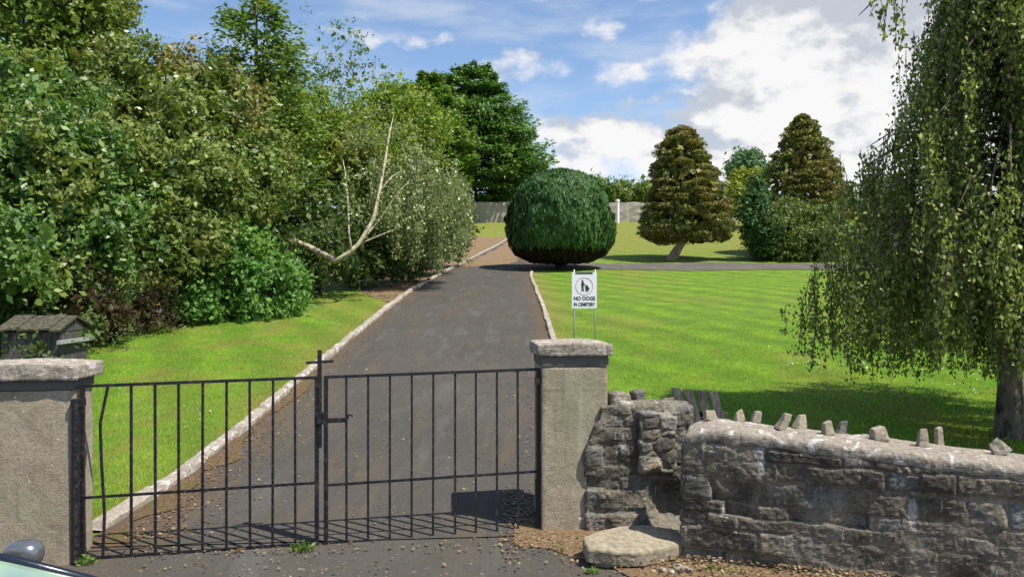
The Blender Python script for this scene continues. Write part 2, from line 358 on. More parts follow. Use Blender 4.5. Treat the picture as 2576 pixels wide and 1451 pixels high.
def strip(name, mat, ys, left, right, lift, jit=.03, nx=14, seed=1, kind='structure'):
    """sheet between two edges x=left(y) and x=right(y), edges slightly ragged, draped on the ground"""
    V = []; ys = np.asarray(ys, float)
    l = np.array([left(y) for y in ys]) + jit * np.array([vnoise(np.array([[y * 3.1, seed, 0]]), 1)[0] for y in ys])
    r = np.array([right(y) for y in ys]) + jit * np.array([vnoise(np.array([[y * 3.1, seed + 9, 4]]), 1)[0] for y in ys])
    t = np.linspace(0, 1, nx); X = l[:, None] * (1 - t) + r[:, None] * t; Y = np.repeat(ys[:, None], nx, 1)
    V = np.stack([X, Y, gz(X, Y) + lift], -1).reshape(-1, 3); a = np.arange(len(ys) * nx).reshape(len(ys), nx)
    Q = np.stack([a[:-1, :-1], a[:-1, 1:], a[1:, 1:], a[1:, :-1]], -1).reshape(-1, 4)
    return tag(obj(name, mesh(name, V, [Q], mat, True)), kind=kind)
def KL(y): return float(np.interp(y, [6, 7, 8, 10, 15, 25, 32, 38, 43, 50, 60, 66], [-3.9, -3.72, -3.58, -3.43, -3.28, -3.28, -3.2, -2.85, -2.45, -1.6, -.3, .7]))
def KR(y): return float(np.interp(y, [6, 9, 15, 32, 36, 38, 43, 50, 60, 66], [.75, .79, .79, .74, .9, 2.0, 2.6, 3.2, 4.4, 5.2]))
strip('drive', M['asphalt'], np.arange(6.55, 64, .3), KL, KR, .024, .03, seed=3)
strip('side_road', M['asphalt_side'], np.arange(36.2, 41.6, .3), lambda y: .5, lambda y: 26, .020, .08, nx=60, seed=5)
strip('street', M['street'], np.linspace(-14, 6.62, 60), lambda y: -40, lambda y: 40, .012, 0, nx=180)
strip('leaf_litter_verge', M['soil'], np.arange(21.5, 62, .3), lambda y: KL(y) - float(np.interp(y, [21.5, 24, 28, 40, 60], [.1, 1.2, 3.2, 8, 9])), lambda y: KL(y) - .1, .012, .3, seed=8)
strip('littered_drive_surface', M['soil'], np.arange(37.5, 62, .3), lambda y: KL(y) + .2, lambda y: KL(y) + float(np.interp(y, [37.5, 40, 62], [.3, 2.6, 3.6])), .034, .3, seed=12)
strip('kerbside_litter', M['soil_dull'], np.arange(6.6, 13.0, .12), lambda y: KL(y) + .0, lambda y: KL(y) + float(np.interp(y, [6.6, 8, 13], [.42, .24, .03])) + .05 * math.sin(y * 5.1), .036, .16, nx=8, seed=15)
# soil at the foot of the wall, with a wandering edge
def wall_front(x): return float(np.interp(x, [.3, 1.36, 3.46, 7], [6.6, 5.95, 5.12, 3.9]))
V = []; xs2 = np.arange(.02, 7, .06); nn = 12
for i, x in enumerate(xs2):
    y1 = wall_front(x) + .5; y0 = wall_front(x) - (.55 + .16 * vnoise(np.array([[x, 0, 0]]), 3.)[0] + .08 * vnoise(np.array([[x, 5, 0]]), 9.)[0]) * float(np.interp(x, [0, .5], [.35, 1]))
    if x < .35: y0 = max(y0, 5.9)
    for t in np.linspace(0, 1, nn): yy_ = y0 + (y1 - y0) * t; V.append((x, yy_, float(gz(x, yy_)) + .022 + .03 * math.sin(math.pi * min(1, t * 1.2)) * .5))
a = np.arange(len(V)).reshape(len(xs2), nn); Q = np.stack([a[:-1, :-1], a[1:, :-1], a[1:, 1:], a[:-1, 1:]], -1).reshape(-1, 4)
tag(obj('soil_strip', mesh('soil_strip', V, [Q], M['soil'], True)), kind='structure')

# kerbs: lengths of whitened concrete set end to end, one ragged raised edging each side
def kerb(name, fx, y0, y1, wd0, ht, side, seed):
    wd = wd0
    ysk = np.arange(y0, y1, .035); prof = [(-.5, -.08), (-.5, .75), (-.32, 1), (.32, 1), (.5, .75), (.5, -.08)]; V = []
    for y in ysk:
        wd = wd0 * float(np.interp(y, [7, 12], [1.35, 1.0])); x = fx(y) + side * wd / 2; ix_ = int((y - y0) / .91); fy = (y - y0) / .91 - ix_; jn = .35 if (fy < .05 or fy > .97) else 1.0; h = ht * jn * (1 + .22 * (float(hsh(np.array([ix_]), np.array([seed]), np.array([3]))[0]) - .5)); x += .03 * (float(hsh(np.array([ix_]), np.array([seed]), np.array([9]))[0]) - .5)
        for i, (u, v) in enumerate(prof):
            p = np.array([[x + u, y, v]]); d = fbm(p, 3.2, 3, seed)[0]
            V.append((x + u * wd * (1 + .30 * d), y, float(gz(x, y)) + v * h * (1 + .35 * fbm(p, 1.7, 3, seed + 4)[0]) + .01 * vnoise(p, 14, seed)[0]))
    k = len(prof); a = np.arange(len(V)).reshape(len(ysk), k); Q = np.stack([a[:-1, :-1], a[:-1, 1:], a[1:, 1:], a[1:, :-1]], -1).reshape(-1, 4)
    tag(obj(name, mesh(name, V, [Q[:, ::-1]], M['kerb'], False)), kind='structure')
kerb('kerb', KL, 6.9, 61, .135, .10, -1, 3)
kerb('kerb', KR, 7.3, 35.2, .12, .085, 1, 8)

# ------------------------------------------------------------------ rough stone solids
def rough(size, res, disp, name, mat, M4, parent=None, cell=None, seed=0, rnd=.04, shape=None, stone=.035, world=True, course=False):
    """box of the given size, its faces broken into stones (3-D cells) and noise; M4 places it"""
    sx, sy, sz = size; parts = []; faces = []; off = 0
    def g(n1, n2): a = np.linspace(-.5, .5, n1 + 1); b = np.linspace(-.5, .5, n2 + 1); return np.meshgrid(a, b)
    nx, ny, nz = [max(2, int(round(s / res))) for s in size]
    for ax, (n1, n2) in enumerate(((ny, nz), (nx, nz), (nx, ny))):
        for sgn in (-1, 1):
            A, B = g(n1, n2); Z = np.full_like(A, sgn * .5)
            P = {0: (Z, A, B), 1: (A, Z, B), 2: (A, B, Z)}[ax]; P = np.stack(P, -1).reshape(-1, 3)
            idx = np.arange(len(P)).reshape(n2 + 1, n1 + 1) + off
            q = np.stack([idx[:-1, :-1], idx[:-1, 1:], idx[1:, 1:], idx[1:, :-1]], -1).reshape(-1, 4)
            flip = (sgn < 0) != (ax == 1)
            faces.append(q[:, ::-1] if flip else q); parts.append(P); off += len(P)
    P = np.concatenate(parts); Q = np.concatenate(faces)
    key = np.round(P * 1e5).astype(np.int64); _, first, inv = np.unique(key, axis=0, return_index=True, return_inverse=True)
    inv = inv.ravel(); P = P[first]; Q = inv[Q]; L = P * np.array(size)
    # rounded-box normals
    r = min(rnd, min(size) * .45); core = np.clip(L, -(np.array(size) / 2 - r), np.array(size) / 2 - r); nrm = unit(L - core); L = core + nrm * r
    if shape is not None: L = shape(L)
    tone = np.full(len(L), .5); gap = np.zeros(len(L)); d = np.zeros(len(L))
    if cell is not None and course:
        wp = L + np.stack([.030 * fbm(L, 6, 3, seed + 11), .03 * fbm(L, 6, 3, seed + 12), .026 * fbm(L, 4.5, 3, seed + 13)], 1)
        hs = cell[2]; zz = wp[:, 2] / hs + .28 * np.sin(wp[:, 2] / hs * 1.7); row = np.floor(zz).astype(np.int64); fz = zz - row
        def colf(c_, sd): w_ = c_ + 1000 + 7.3 * hsh(row + 50, row * 0 + sd, row * 0, seed); w_ = w_ + .33 * np.sin(w_ * 2.4 + row * 1.9); k_ = np.floor(w_).astype(np.int64); return k_, w_ - k_
        cx_, fx = colf(wp[:, 0] / cell[0], 1); cy_, fy = colf(wp[:, 1] / cell[1], 2)
        ex = np.minimum(fx, 1 - fx) * cell[0]; ez = np.minimum(fz, 1 - fz) * hs * .9; ey = np.minimum(fy, 1 - fy) * cell[1]
        ax_ = np.abs(nrm); e = np.minimum(np.where(ax_[:, 2] > .8, 9, ez), np.minimum(np.where(ax_[:, 0] > .7, 9, ex), np.where(ax_[:, 1] > .7, 9, ey)))
        tone = hsh(cx_, cy_ + 7, row + 60, seed + 3); gap = 1 - sstep(.004, .016, e); hh = hsh(cx_, cy_ + 3, row + 90, seed + 8)
        d = stone * (sstep(0, .022, e) - .6) + stone * 1.6 * (hh - .5) - np.where(hh < .05, stone * 1.6, 0)
        sm = sstep(-.12, .22, fbm(L, 2.3, 4, seed + 50)); d = d * (1 - .80 * sm); gap = np.clip(gap * (1 - .3 * sm) + .45 * sm * (fbm(L, 11, 3, seed + 51) > .05), 0, 1); tone = tone * (1 - .7 * sm) + .35 * sm
    elif cell is not None:
        cell = np.array(cell); Wp = L + .045 * np.stack([fbm(L, 5, 3, seed + 11), fbm(L, 5, 3, seed + 12), fbm(L, 6, 3, seed + 13)], 1)
        q = Wp / cell; i0 = np.floor(q).astype(np.int64); best = np.full(len(L), 9.); sec = np.full(len(L), 9.); idb = np.zeros(len(L))
        for dx in (-1, 0, 1):
            for dy in (-1, 0, 1):
                for dz in (-1, 0, 1):
                    ii = i0 + np.array([dx, dy, dz]); j = np.stack([hsh(ii[:, 0] + 99, ii[:, 1] + 99, ii[:, 2] + 99, seed + k) for k in (1, 2, 3)], 1)
                    c = ii + .15 + .7 * j; dist = np.linalg.norm((q - c) * np.array([1, 1, 1.]), axis=1); hid = hsh(ii[:, 0] + 99, ii[:, 1] + 99, ii[:, 2] + 99, seed + 7)
                    nb = dist < best; sec = np.where(nb, best, np.minimum(sec, dist)); idb = np.where(nb, hid, idb); best = np.where(nb, dist, best)
        e = sec - best; gap = 1 - sstep(.03, .16, e); tone = idb
        d = stone * (sstep(0, .28, e) - .6) + stone * .9 * (idb - .5)
    d = d + disp * fbm(L, 7, 4, seed + 30) + disp * .55 * np.abs(fbm(L, 24, 3, seed + 40))
    L = L + nrm * d[:, None]
    Wd = L @ np.array(M4.to_3x3()).T + np.array(M4.translation)
    if parent is not None: Wd = Wd - np.array(parent.location)
    me = mesh(name, Wd, [Q], mat, False, attrs={'tone': tone, 'gap': gap})
    o = bpy.data.objects.new(name, me); C.objects.link(o)
    if parent is not None: o.parent = parent
    return o
def place(x, y, z, rz=0, rx=0, ry=0): return Matrix.Translation((x, y, z)) @ Matrix.Rotation(rz, 4, 'Z') @ Matrix.Rotation(ry, 4, 'Y') @ Matrix.Rotation(rx, 4, 'X')

# gate line
GL, GR = np.array([-3.59, 6.30, 0.0]), np.array([.236, 6.70, .10])
GA = math.atan2(GR[1] - GL[1], GR[0] - GL[0])
gdir = np.array([math.cos(GA), math.sin(GA), 0]); gnorm = np.array([-math.sin(GA), math.cos(GA), 0])
# --- left pillar
def pillar(cx, cy, z0, wd, dp, zs, zn, zt, label, over, seed):
    t = thing('gate_pillar', (cx, cy, z0), label, 'gate pillar')
    h = zs - z0 + .3
    rough((wd, dp, h), .025, .006, 'shaft', M['render'], place(cx, cy, zs - h / 2, GA), t, None, seed, .02)
    rough((wd + .015, dp + .015, zn - zs), .03, .004, 'neck_band', M['dark_band'], place(cx, cy, (zs + zn) / 2, GA), t, None, seed + 1, .012)
    def dome(L):
        L = L.copy(); k = (L[:, 2] > 0); L[:, 2] += k * .018 * (1 - (2 * L[:, 0] / wd) ** 2 * .8); return L
    rough((wd + over, dp + over, zt - zn), .018, .013, 'cap_stone', M['cap'], place(cx, cy, (zn + zt) / 2 + .002, GA), t, None, seed + 2, .014, dome)
    return t
c = np.array([-3.62, 6.21, 0]) - gdir * .40 + gnorm * .20
pl = pillar(c[0], c[1], -.02, .80, .40, 1.455, 1.54, 1.66, 'rendered gate pillar with lichened cap at the left edge of the picture', .13, 5)
MBo = MB(); MBo.tube([at(192, 1005, 6.19), at(190, 1200, 6.20), at(190, 1428, 6.21)], [.032, .03, .03], 6); MBo.build('hinge_bar', M['iron'], pl)
MBo = MB(); MBo.box((-.05, -.03, -.03), (.05, .03, .03), place(*at(197, 1012, 6.2), GA)); MBo.build('hinge_lug', M['iron'], pl)
c = np.array([.262, 6.62, 0]) + gdir * .295 + gnorm * .25
pr = pillar(c[0], c[1], .09, .59, .50, 1.605, 1.695, 1.795, 'rendered gate pillar with pale splashed cap beside the broken stone wall', .075, 15)
MBo = MB(); MBo.box((-.05, -.035, -.03), (.05, .035, .03), place(*at(1360, 958, 6.68), GA)); MBo.build('hinge_lug', M['iron'], pr)

# --- gate leaves
def gpt(px, z):
    """point on the gate plane seen along bearing px, z above the sloping threshold"""
    k = (px - CX) / F; # x = k*y ; y = GL.y + (x-GL.x)*slope
    s = (GR[1] - GL[1]) / (GR[0] - GL[0]); y = (GL[1] - s * GL[0]) / (1 - s * k); x = k * y
    f = (x - GL[0]) / (GR[0] - GL[0]); return np.array([x, y, GL[2] + f * (GR[2] - GL[2]) + z])
def bar(t, name, pts, w_, d_=None, mat='iron'):
    """square-section bar following pts"""
    mb = MB(); d_ = d_ or w_
    for a, b in zip(pts[:-1], pts[1:]):
        a, b = np.array(a), np.array(b); L = np.linalg.norm(b - a); v = (b - a) / L
        if abs(v[2]) > .5: sx = gdir * w_ / 2; sy = gnorm * d_ / 2
        else: sx = np.array([0, 0, w_ / 2]); sy = gnorm * d_ / 2
        V = [p + i * sx + j * sy for p in (a, b) for i, j in ((-1, -1), (1, -1), (1, 1), (-1, 1))]
        mb.add(V, [[0, 3, 2, 1], [4, 5, 6, 7], [0, 1, 5, 4], [1, 2, 6, 5], [2, 3, 7, 6], [3, 0, 4, 7]])
    return mb.build(name, M[mat], t)
HT = 1.475
def leaf(x0, x1, bars, label, sag=0.0, mid=(.545, .57), bot=(.04, .05)):
    p = gpt((x0 + x1) / 2, 0); t = thing('iron_gate', p, label, 'gate', 'pair of iron entrance gates')
    bar(t, 'stile', [gpt(x0, .0), gpt(x0, HT + .01)], .034); bar(t, 'stile', [gpt(x1, .0), gpt(x1, HT + .01)], .034)
    bar(t, 'top_rail', [gpt(x0, HT), gpt(x1, HT + sag)], .024, .03); bar(t, 'middle_rail', [gpt(x0, mid[0]), gpt(x1, mid[1])], .022, .012)
    bar(t, 'bottom_rail', [gpt(x0, bot[0]), gpt(x1, bot[1])], .024, .012)
    for i, bx in enumerate(bars):
        if isinstance(bx, tuple): bar(t, 'bar', [gpt(a, z) for a, z in bx], .019)
        else: bar(t, 'bar', [gpt(bx + rng.uniform(-1.5, 1.5), -.01), gpt(bx, HT)], .019)
    return t
g1 = leaf(207, 797, [((258, 0.0), (263, .40), (255, .85), (252, 1.16), (272, HT)), 330, 390, 449, 510, 570, 628, 687, 742],
          'left iron gate leaf with a bent first bar and a cross on its stile')
bar(g1, 'finial_cross', [gpt(804, HT - .60), gpt(804, HT + .235)], .034); bar(g1, 'finial_cross', [gpt(770, HT + .130), gpt(839, HT + .135)], .022, .02)
g2 = leaf(820, 1354, [871, 926, 981, 1036, 1090, 1145, 1197, 1250, 1302], 'right iron gate leaf with straight bars and a sliding bolt latch')
bar(g2, 'latch_bolt', [gpt(800, HT - .375), gpt(874, HT - .375)], .038, .03); mb = MB(); mb.box((-.045, -.03, -.05), (.045, .03, .05), place(*gpt(808, HT - .35), GA)); mb.build('latch_box', M['iron'], g2, bevel=.006)
bar(g2, 'latch_handle', [gpt(874, HT - .375), gpt(877, HT - .33), gpt(888, HT - .345)], .014)
bar(g2, 'hinge_plate', [gpt(1354, .0), gpt(1354, .5)], .05, .03)

# --- rubble walls
wt = thing('stone_wall', (2.4, 5.8, .1), 'dark rubble stone wall with pale mortar coping at the lower right', 'wall')
P0, P1 = np.array([1.36, 5.93]), np.array([3.46, 5.13]); wa = math.atan2(P1[1] - P0[1], P1[0] - P0[0]); wd_ = np.array([math.cos(wa), math.sin(wa)]); wn = np.array([-math.sin(wa), math.cos(wa)])
WL = 5.2; TH = .50; wc = P0 + wd_ * WL / 2 + wn * TH / 2
def sl_top(L):       # the top falls slightly to the right, the left end is battered
    L = L.copy(); L[:, 2] += np.where(L[:, 2] > 0, -.055 * (L[:, 0] + WL / 2), 0)
    L[:, 0] += np.where(L[:, 0] < -WL / 2 + .05, -.03, 0); return L
rough((WL, TH, 1.15), .014, .016, 'wall_body', M['rubble'], place(wc[0], wc[1], .545, wa), wt, (.34, .3, .135), 21, .03, sl_top, .017, course=True)
def cop(L):
    L = L.copy(); L[:, 2] += -.062 * (L[:, 0] + WL / 2) + np.where(L[:, 2] > 0, .035 * (1 - (2 * L[:, 1] / TH) ** 4), 0) + np.where(L[:, 2] < 0, .008 * np.sin(L[:, 0] * 9) + .007 * np.sin(L[:, 0] * 23), 0)
    e = np.clip((-WL / 2 + .28 - L[:, 0]) / .28, 0, 1); L[:, 2] -= .07 * e ** 2; return L
rough((WL + .012, TH + .012, .085), .014, .017, 'coping', M['mortar'], place(wc[0], wc[1], 1.160, wa), wt, None, 31, .028, cop)
def cop_stone(px, across, sz, rz, ry, mat='mortar'):
    q0 = P0 + wn * across; kx = (px - CX) / F; L_ = (kx * q0[1] - q0[0]) / (wd_[0] - kx * wd_[1]); p = q0 + wd_ * L_
    z = 1.160 + .050 - .062 * L_ + .05 * (1 - (2 * (across / TH) - 1) ** 2) - .07 * max(0, 1 - L_ / .28) ** 2 + sz[2] * .22
    rr2 = np.random.default_rng(int(px)); sk, tp, tq = rr2.uniform(-.45, .45), rr2.uniform(.2, .65), rr2.uniform(.3, .8)
    def shard(L):
        L = L.copy(); t_ = np.clip(L[:, 2] / sz[2] + .5, 0, 1); L[:, 0] = L[:, 0] * (1 - tp * t_) + sk * sz[0] * t_; L[:, 1] *= 1 - tq * t_; L[:, 2] += np.where(t_ > .8, .25 * L[:, 0], 0); return L
    sz = tuple(q * .78 for q in sz); rough(sz, .012, .016, 'coping_stone', M[mat], place(p[0], p[1], z, rz, 0, ry), wt, None, int(px), .006, shard)
for px, ac, sz, rz, ry, mt in [(1790, .34, (.15, .10, .10), .2, .2, 'stone_tan'), (1856, .36, (.11, .09, .09), .4, -.3, 'stone_tan'), (1902, .40, (.08, .07, .13), .1, .25, 'stone_tan'),
        (1968, .22, (.09, .10, .17), .2, .35, 'stone_tan'), (2011, .38, (.12, .09, .15), .5, .15, 'stone_tan'), (2082, .24, (.10, .09, .12), .2, -.1, 'stone_tan'),
        (2114, .42, (.11, .08, .13), .3, .1, 'dark_band'), (2214, .27, (.14, .10, .12), .1, .0, 'stone_tan'), (2322, .24, (.09, .11, .17), -.2, .05, 'stone_tan'),
        (2360, .42, (.08, .08, .19), .2, -.1, 'stone_tan'), (2512, .27, (.16, .08, .15), -.1, -.55, 'kerb'), (2640, .3, (.1, .09, .13), .1, .2, 'stone_tan')]:
    cop_stone(px, ac, sz, rz, ry, mt)
st = thing('stone_wall', (.98, 6.85, .1), 'broken stub of rubble wall between the right pillar and the stile', 'wall')
def stub(L):
    L = L.copy(); t_ = (L[:, 2] + .62) / 1.24; L[:, 0] += np.where(L[:, 0] < 0, .13 * sstep(.62, 1, t_), 0); 
    L[:, 1] += np.where((L[:, 1] < 0), .13 * np.exp(-((L[:, 0] - .30) / .17) ** 4) * np.exp(-((t_ - .30) / .14) ** 4), 0); return L
rough((.96, .46, 1.26), .017, .030, 'wall_body', M['rubble'], place(1.115, 6.86, .63, .03), st, (.27, .28, .14), 44, .03, stub, .018, course=True)
rough((.33, .22, .52), .014, .022, 'facing_stone', M['rubble_tan'], place(1.27, 6.68, .95, .02), st, (.15, .16, .12), 61, .03, None, .016)
for px, py, D, sz, rz, ry, mt in [(1552, 1003, 6.8, (.20, .18, .13), .3, .1, 'rubble_tan'), (1604, 998, 6.85, (.12, .12, .13), .5, -.1, 'dark_band'), (1590, 1022, 6.78, (.30, .22, .10), .1, .05, 'mortar'), (1672, 1018, 6.85, (.10, .12, .09), .2, .3, 'rubble')]:
    p = at(px, py, D); rough(sz, .018, .02, 'loose_stone', M[mt], place(p[0], p[1], p[2], rz, 0, ry), st, None, int(px), .03)
def stepf(L):
    L = L.copy(); q_ = L[:, 0] / .40; L[:, 1] *= 1 - .55 * np.abs(q_) ** 1.6; L[:, 1] += .05 * q_; L[:, 2] += np.where(L[:, 2] > 0, .02 * (1 - q_ ** 2), 0); L[:, 0] *= np.where(L[:, 2] < 0, .84, 1); L[:, 1] *= np.where(L[:, 2] < 0, .85, 1); return L
o = rough((.80, .50, .19), .014, .016, 'step_stone', M['step'], place(.975, 6.04, .19, .05, .10), None, None, 71, .025, stepf)
recentre(o); tag(o, 'flat tan step stone lying at the foot of the broken wall stub', 'step stone')
# small rubble at the wall foot
spots = [(1705, 1395, .03), (1722, 1408, .025), (1668, 1412, .022), (1735, 1398, .018), (1690, 1420, .016)]
pl_ = ['largest pale pebble', 'round pale pebble', 'leftmost pale pebble', 'small pebble nearest the wall', 'tiny pale pebble nearest the street']
for i, (px, py, r_) in enumerate(spots):
    D = 5.75 - .02 * i; x = (px - CX) / F * D; o = rough((r_ * 2.6, r_ * 2, r_ * 1.6), r_ * .4, r_ * .3, 'pebble', M['kerb'], place(x, D, float(gz(x, D)) + .04, i), None, None, 80 + i, r_ * .7)
    recentre(o); tag(o, pl_[i] + ' in the cluster right of the step stone', 'stone', 'small stones at the wall foot')
# slatted wooden panel behind the stile
p = at(1750, 1010, 6.95); sp_ = thing('slatted_panel', (p[0], p[1], float(gz(p[0], p[1]))), 'dark slatted wooden panel leaning behind the gap in the stone wall', 'wooden panel')
for i, (xt, xb) in enumerate([(1699, 1724), (1729, 1753), (1760, 1783), (1793, 1812)]):
    a = at(xt, 975 + 3 * i, 6.95); b = at(xb, 1056, 6.93); d = (b - a) / np.linalg.norm(b - a); e = a + d * 1.02
    mb = MB(); V = [q + s_ * np.array([.040, 0, 0]) + t_ * np.array([0, .011, 0]) for q in (e, a) for s_, t_ in ((-1, -1), (1, -1), (1, 1), (-1, 1))]
    mb.add(V, [[0, 3, 2, 1], [4, 5, 6, 7], [0, 1, 5, 4], [1, 2, 6, 5], [2, 3, 7, 6], [3, 0, 4, 7]]); mb.build('slat', M['wood_dark'], sp_)
for y_ in (1046, 1230):
    a = at(1690 if y_ < 1100 else 1740, y_, 6.975); b = at(1830 if y_ < 1100 else 1880, y_ + 3, 6.975)
    mb = MB(); mb.add([q + np.array([0, t_ * .012, s_ * .045]) for q in (a, b) for s_, t_ in ((-1, -1), (1, -1), (1, 1), (-1, 1))],
                      [[0, 1, 2, 3], [7, 6, 5, 4], [4, 5, 1, 0], [5, 6, 2, 1], [6, 7, 3, 2], [7, 4, 0, 3]]); mb.build('rail', M['wood_dark'], sp_)

# --- sign on the lawn
D = 13.8; pc = at(1470, 730, D); gb = float(gz(pc[0], D))
sg = thing('sign', (pc[0], D, gb), 'white no dogs sign on two thin metal legs standing on the lawn', 'sign')
sw, shh = .455, .655; zc = pc[2]
mb = MB(); mb.box((pc[0] - sw / 2, D - .006, zc - shh / 2), (pc[0] + sw / 2, D + .006, zc + shh / 2)); board = mb.build('board', M['white'], sg)
for dx in (-.185, .20):
    mb = MB(); mb.tube([(pc[0] + dx, D + .019, gb - .1), (pc[0] + dx, D + .019, zc + shh / 2 + .05)], .0125, 8); mb.build('leg', M['galv'], sg, smooth=True)
mb = MB(); mb.box((pc[0] - sw * .36, D - .010, zc + shh * .455), (pc[0] + sw * .33, D - .0065, zc + shh * .497)); mb.build('header_bar', M['ink'], sg)
def text(s, size, x, z, name, y):
    cu = bpy.data.curves.new(name, 'FONT'); cu.body = s; cu.size = size; cu.align_x = 'CENTER'; cu.extrude = .001; cu.offset = .0022
    tmp = bpy.data.objects.new('tmp', cu); C.objects.link(tmp); dg = bpy.context.evaluated_depsgraph_get(); me = bpy.data.meshes.new_from_object(tmp.evaluated_get(dg))
    bpy.data.objects.remove(tmp); wdt = max(v.co.x for v in me.vertices) - min(v.co.x for v in me.vertices)
    k = (sw * .86) / wdt
    for v in me.vertices: v.co = Vector((x + v.co.x * k - sg.location.x, y - sg.location.y - v.co.z, z + v.co.y - sg.location.z))
    me.materials.clear(); me.materials.append(M['ink']); o = bpy.data.objects.new(name, me); C.objects.link(o); o.parent = sg
text('NO DOGS', .095, pc[0], zc - shh * .275, 'lettering', D - .0085); text('IN CEMETERY', .085, pc[0], zc - shh * .435, 'lettering', D - .0085)
th = np.linspace(0, 2 * math.pi, 41)[:-1]; Vr = []
for rr in (.150, .163):
    for y_ in (D - .0095, D - .0065): Vr += [(pc[0] + rr * math.cos(a), y_, zc + .075 + rr * math.sin(a)) for a in th]
k_ = np.arange(40); k2 = (k_ + 1) % 40
mb = MB(); mb.add(Vr, np.vstack([np.stack([k_, k2, 80 + k2, 80 + k_], 1), np.stack([80 + k_, 80 + k2, 120 + k2, 120 + k_], 1), np.stack([k2, k_, 40 + k_, 40 + k2], 1)])); mb.build('ring', M['ring'], sg)
def flat(poly, name, mat, y, parent):
    n_ = len(poly); V = [(pc[0] + a, y, zc + .075 + b) for a, b in poly] + [(pc[0] + a, y + .003, zc + .075 + b) for a, b in poly]
    me = bpy.data.meshes.new(name); me.from_pydata([tuple(np.array(v) - np.array(parent.location)) for v in V], [], [list(range(n_)), list(range(2 * n_ - 1, n_ - 1, -1))] + [[(i + 1) % n_, i, n_ + i, n_ + (i + 1) % n_] for i in range(n_)])
    me.materials.append(mat); o = bpy.data.objects.new(name, me); C.objects.link(o); o.parent = parent
flat([(-.055, -.095), (-.050, -.02), (-.060, .03), (-.048, .07), (-.052, .10), (-.032, .115), (-.014, .10), (-.02, .072), (-.002, .05), (.016, .012), (.006, .004), (-.012, .028), (-.016, -.02), (-.005, -.095), (-.022, -.095), (-.033, -.035), (-.040, -.095)], 'person_symbol', M['figure'], D - .0097, sg)
flat([(.012, -.02), (.028, .02), (.045, .028), (.060, .005), (.082, -.03), (.100, -.03), (.092, -.045), (.078, -.075), (.068, -.10), (.055, -.10), (.048, -.075), (.034, -.10), (.020, -.10), (.024, -.06)], 'dog_symbol', M['figure'], D - .0097, sg)

# --- small wooden hutch with a pitched roof under the left trees
hx, hy = -7.68, 12.45; zg = float(gz(hx, hy)); tt = thing('wooden_hutch', (hx, hy, zg), 'small dark wooden hutch with a mossy pitched board roof under the left trees', 'hutch')
Mt = place(hx, hy, 0, .08); W2, D2, ze, zr = .50, .56, 1.62, 1.82
for s_ in (-1, 1):
    mb = MB()
    for k in range(6):
        x0_ = -W2 + k * W2 / 3 + .004; x1_ = x0_ + W2 / 3 - .008; j_ = .012 * math.sin(k * 2.3 + s_); ye = s_ * (D2 + .03 * math.sin(k * 1.7))
        V = [(x, y, z + j_) for y, z in ((ye, ze), (0, zr), (0, zr + .03), (ye, ze + .03)) for x in (x0_, x1_)]
        V = np.array(V) @ np.array(Mt.to_3x3()).T + np.array(Mt.translation); mb.add(V, [[0, 1, 3, 2], [2, 3, 5, 4], [4, 5, 7, 6], [6, 7, 1, 0], [0, 2, 4, 6], [1, 7, 5, 3]])
    mb.build('roof_slope', M['wood'], tt)
mb = MB(); mb.box((-W2 + .06, -D2 + .10, 1.02), (W2 - .06, D2 - .10, ze - .02), Mt); mb.build('wall', M['wood_dark'], tt)
for s_ in (-1, 1):
    g_v = np.array([(s_ * (W2 - .05), -D2 + .1, ze - .02), (s_ * (W2 - .05), D2 - .1, ze - .02), (s_ * (W2 - .05), 0, zr - .02)]); g_w = g_v - [s_ * .02, 0, 0]
    V = np.vstack([g_v, g_w]) @ np.array(Mt.to_3x3()).T + np.array(Mt.translation); mb = MB(); mb.add(V, [[0, 1, 4, 3], [1, 2, 5, 4], [2, 0, 3, 5]], [[0, 2, 1], [3, 4, 5]]); mb.build('gable', M['wood_dark'], tt)
    for t_ in (-1, 1): mb = MB(); mb.box((s_ * .40 - .03, t_ * .42 - .03, zg - .1), (s_ * .40 + .03, t_ * .42 + .03, 1.03), Mt); mb.build('leg', M['wood_dark'], tt)
mb = MB(); mb.box((W2 - .03, -D2 - .05, 1.41), (W2 + .03, D2 - .02, 1.47), Mt); mb.build('plank', M['plank'], tt)
# --- parked car at the lower left corner (only its windscreen, far edge and mirror reach the picture)
def m_glass():
    m, n = newmat('windscreen glass'); g = pos(n); f = n.noise(g, 2.2, 3, .5)
    c = n.ramp(f, [(.35, (.16, .24, .22)), (.6, (.30, .42, .27))])
    p = finish(n, c, .08, None, spec=.9); p.inputs['Coat Weight'].default_value = .5; return m
M['glass'] = m_glass(); M['carpaint'] = m_plain('dark car paint', (.012, .016, .028), .25, .2, .6, .05); M['chrome'] = m_plain('silver mirror shell', (.22, .23, .24), .25, .7, .6, .1); M['tyre'] = m_plain('tyre rubber', (.02, .02, .02), .8)
car = thing('parked_car', (-3.1, 2.2, 0), 'dark parked car whose windscreen and wing mirror show at the lower left corner', 'car')
def loft(secs, name, mat, parent, smooth=True):
    secs = [np.array(s_) for s_ in secs]; k = len(secs[0]); V = np.concatenate(secs); a = np.arange(len(V)).reshape(len(secs), k); b = np.roll(a, -1, 1)
    Q = np.stack([a[:-1], b[:-1], b[1:], a[1:]], -1).reshape(-1, 4); mb = MB(); mb.add(V, Q)
    for s_, fl in ((0, 1), (len(secs) - 1, 0)): c0 = a[s_]; mb.q.append(np.stack([c0[:k // 2 - 1], c0[1:k // 2], c0[::-1][1:k // 2], c0[::-1][:k // 2 - 1]], 1)[:, ::(-1 if fl else 1)] + 0)
    return mb.build(name, mat, parent, smooth)
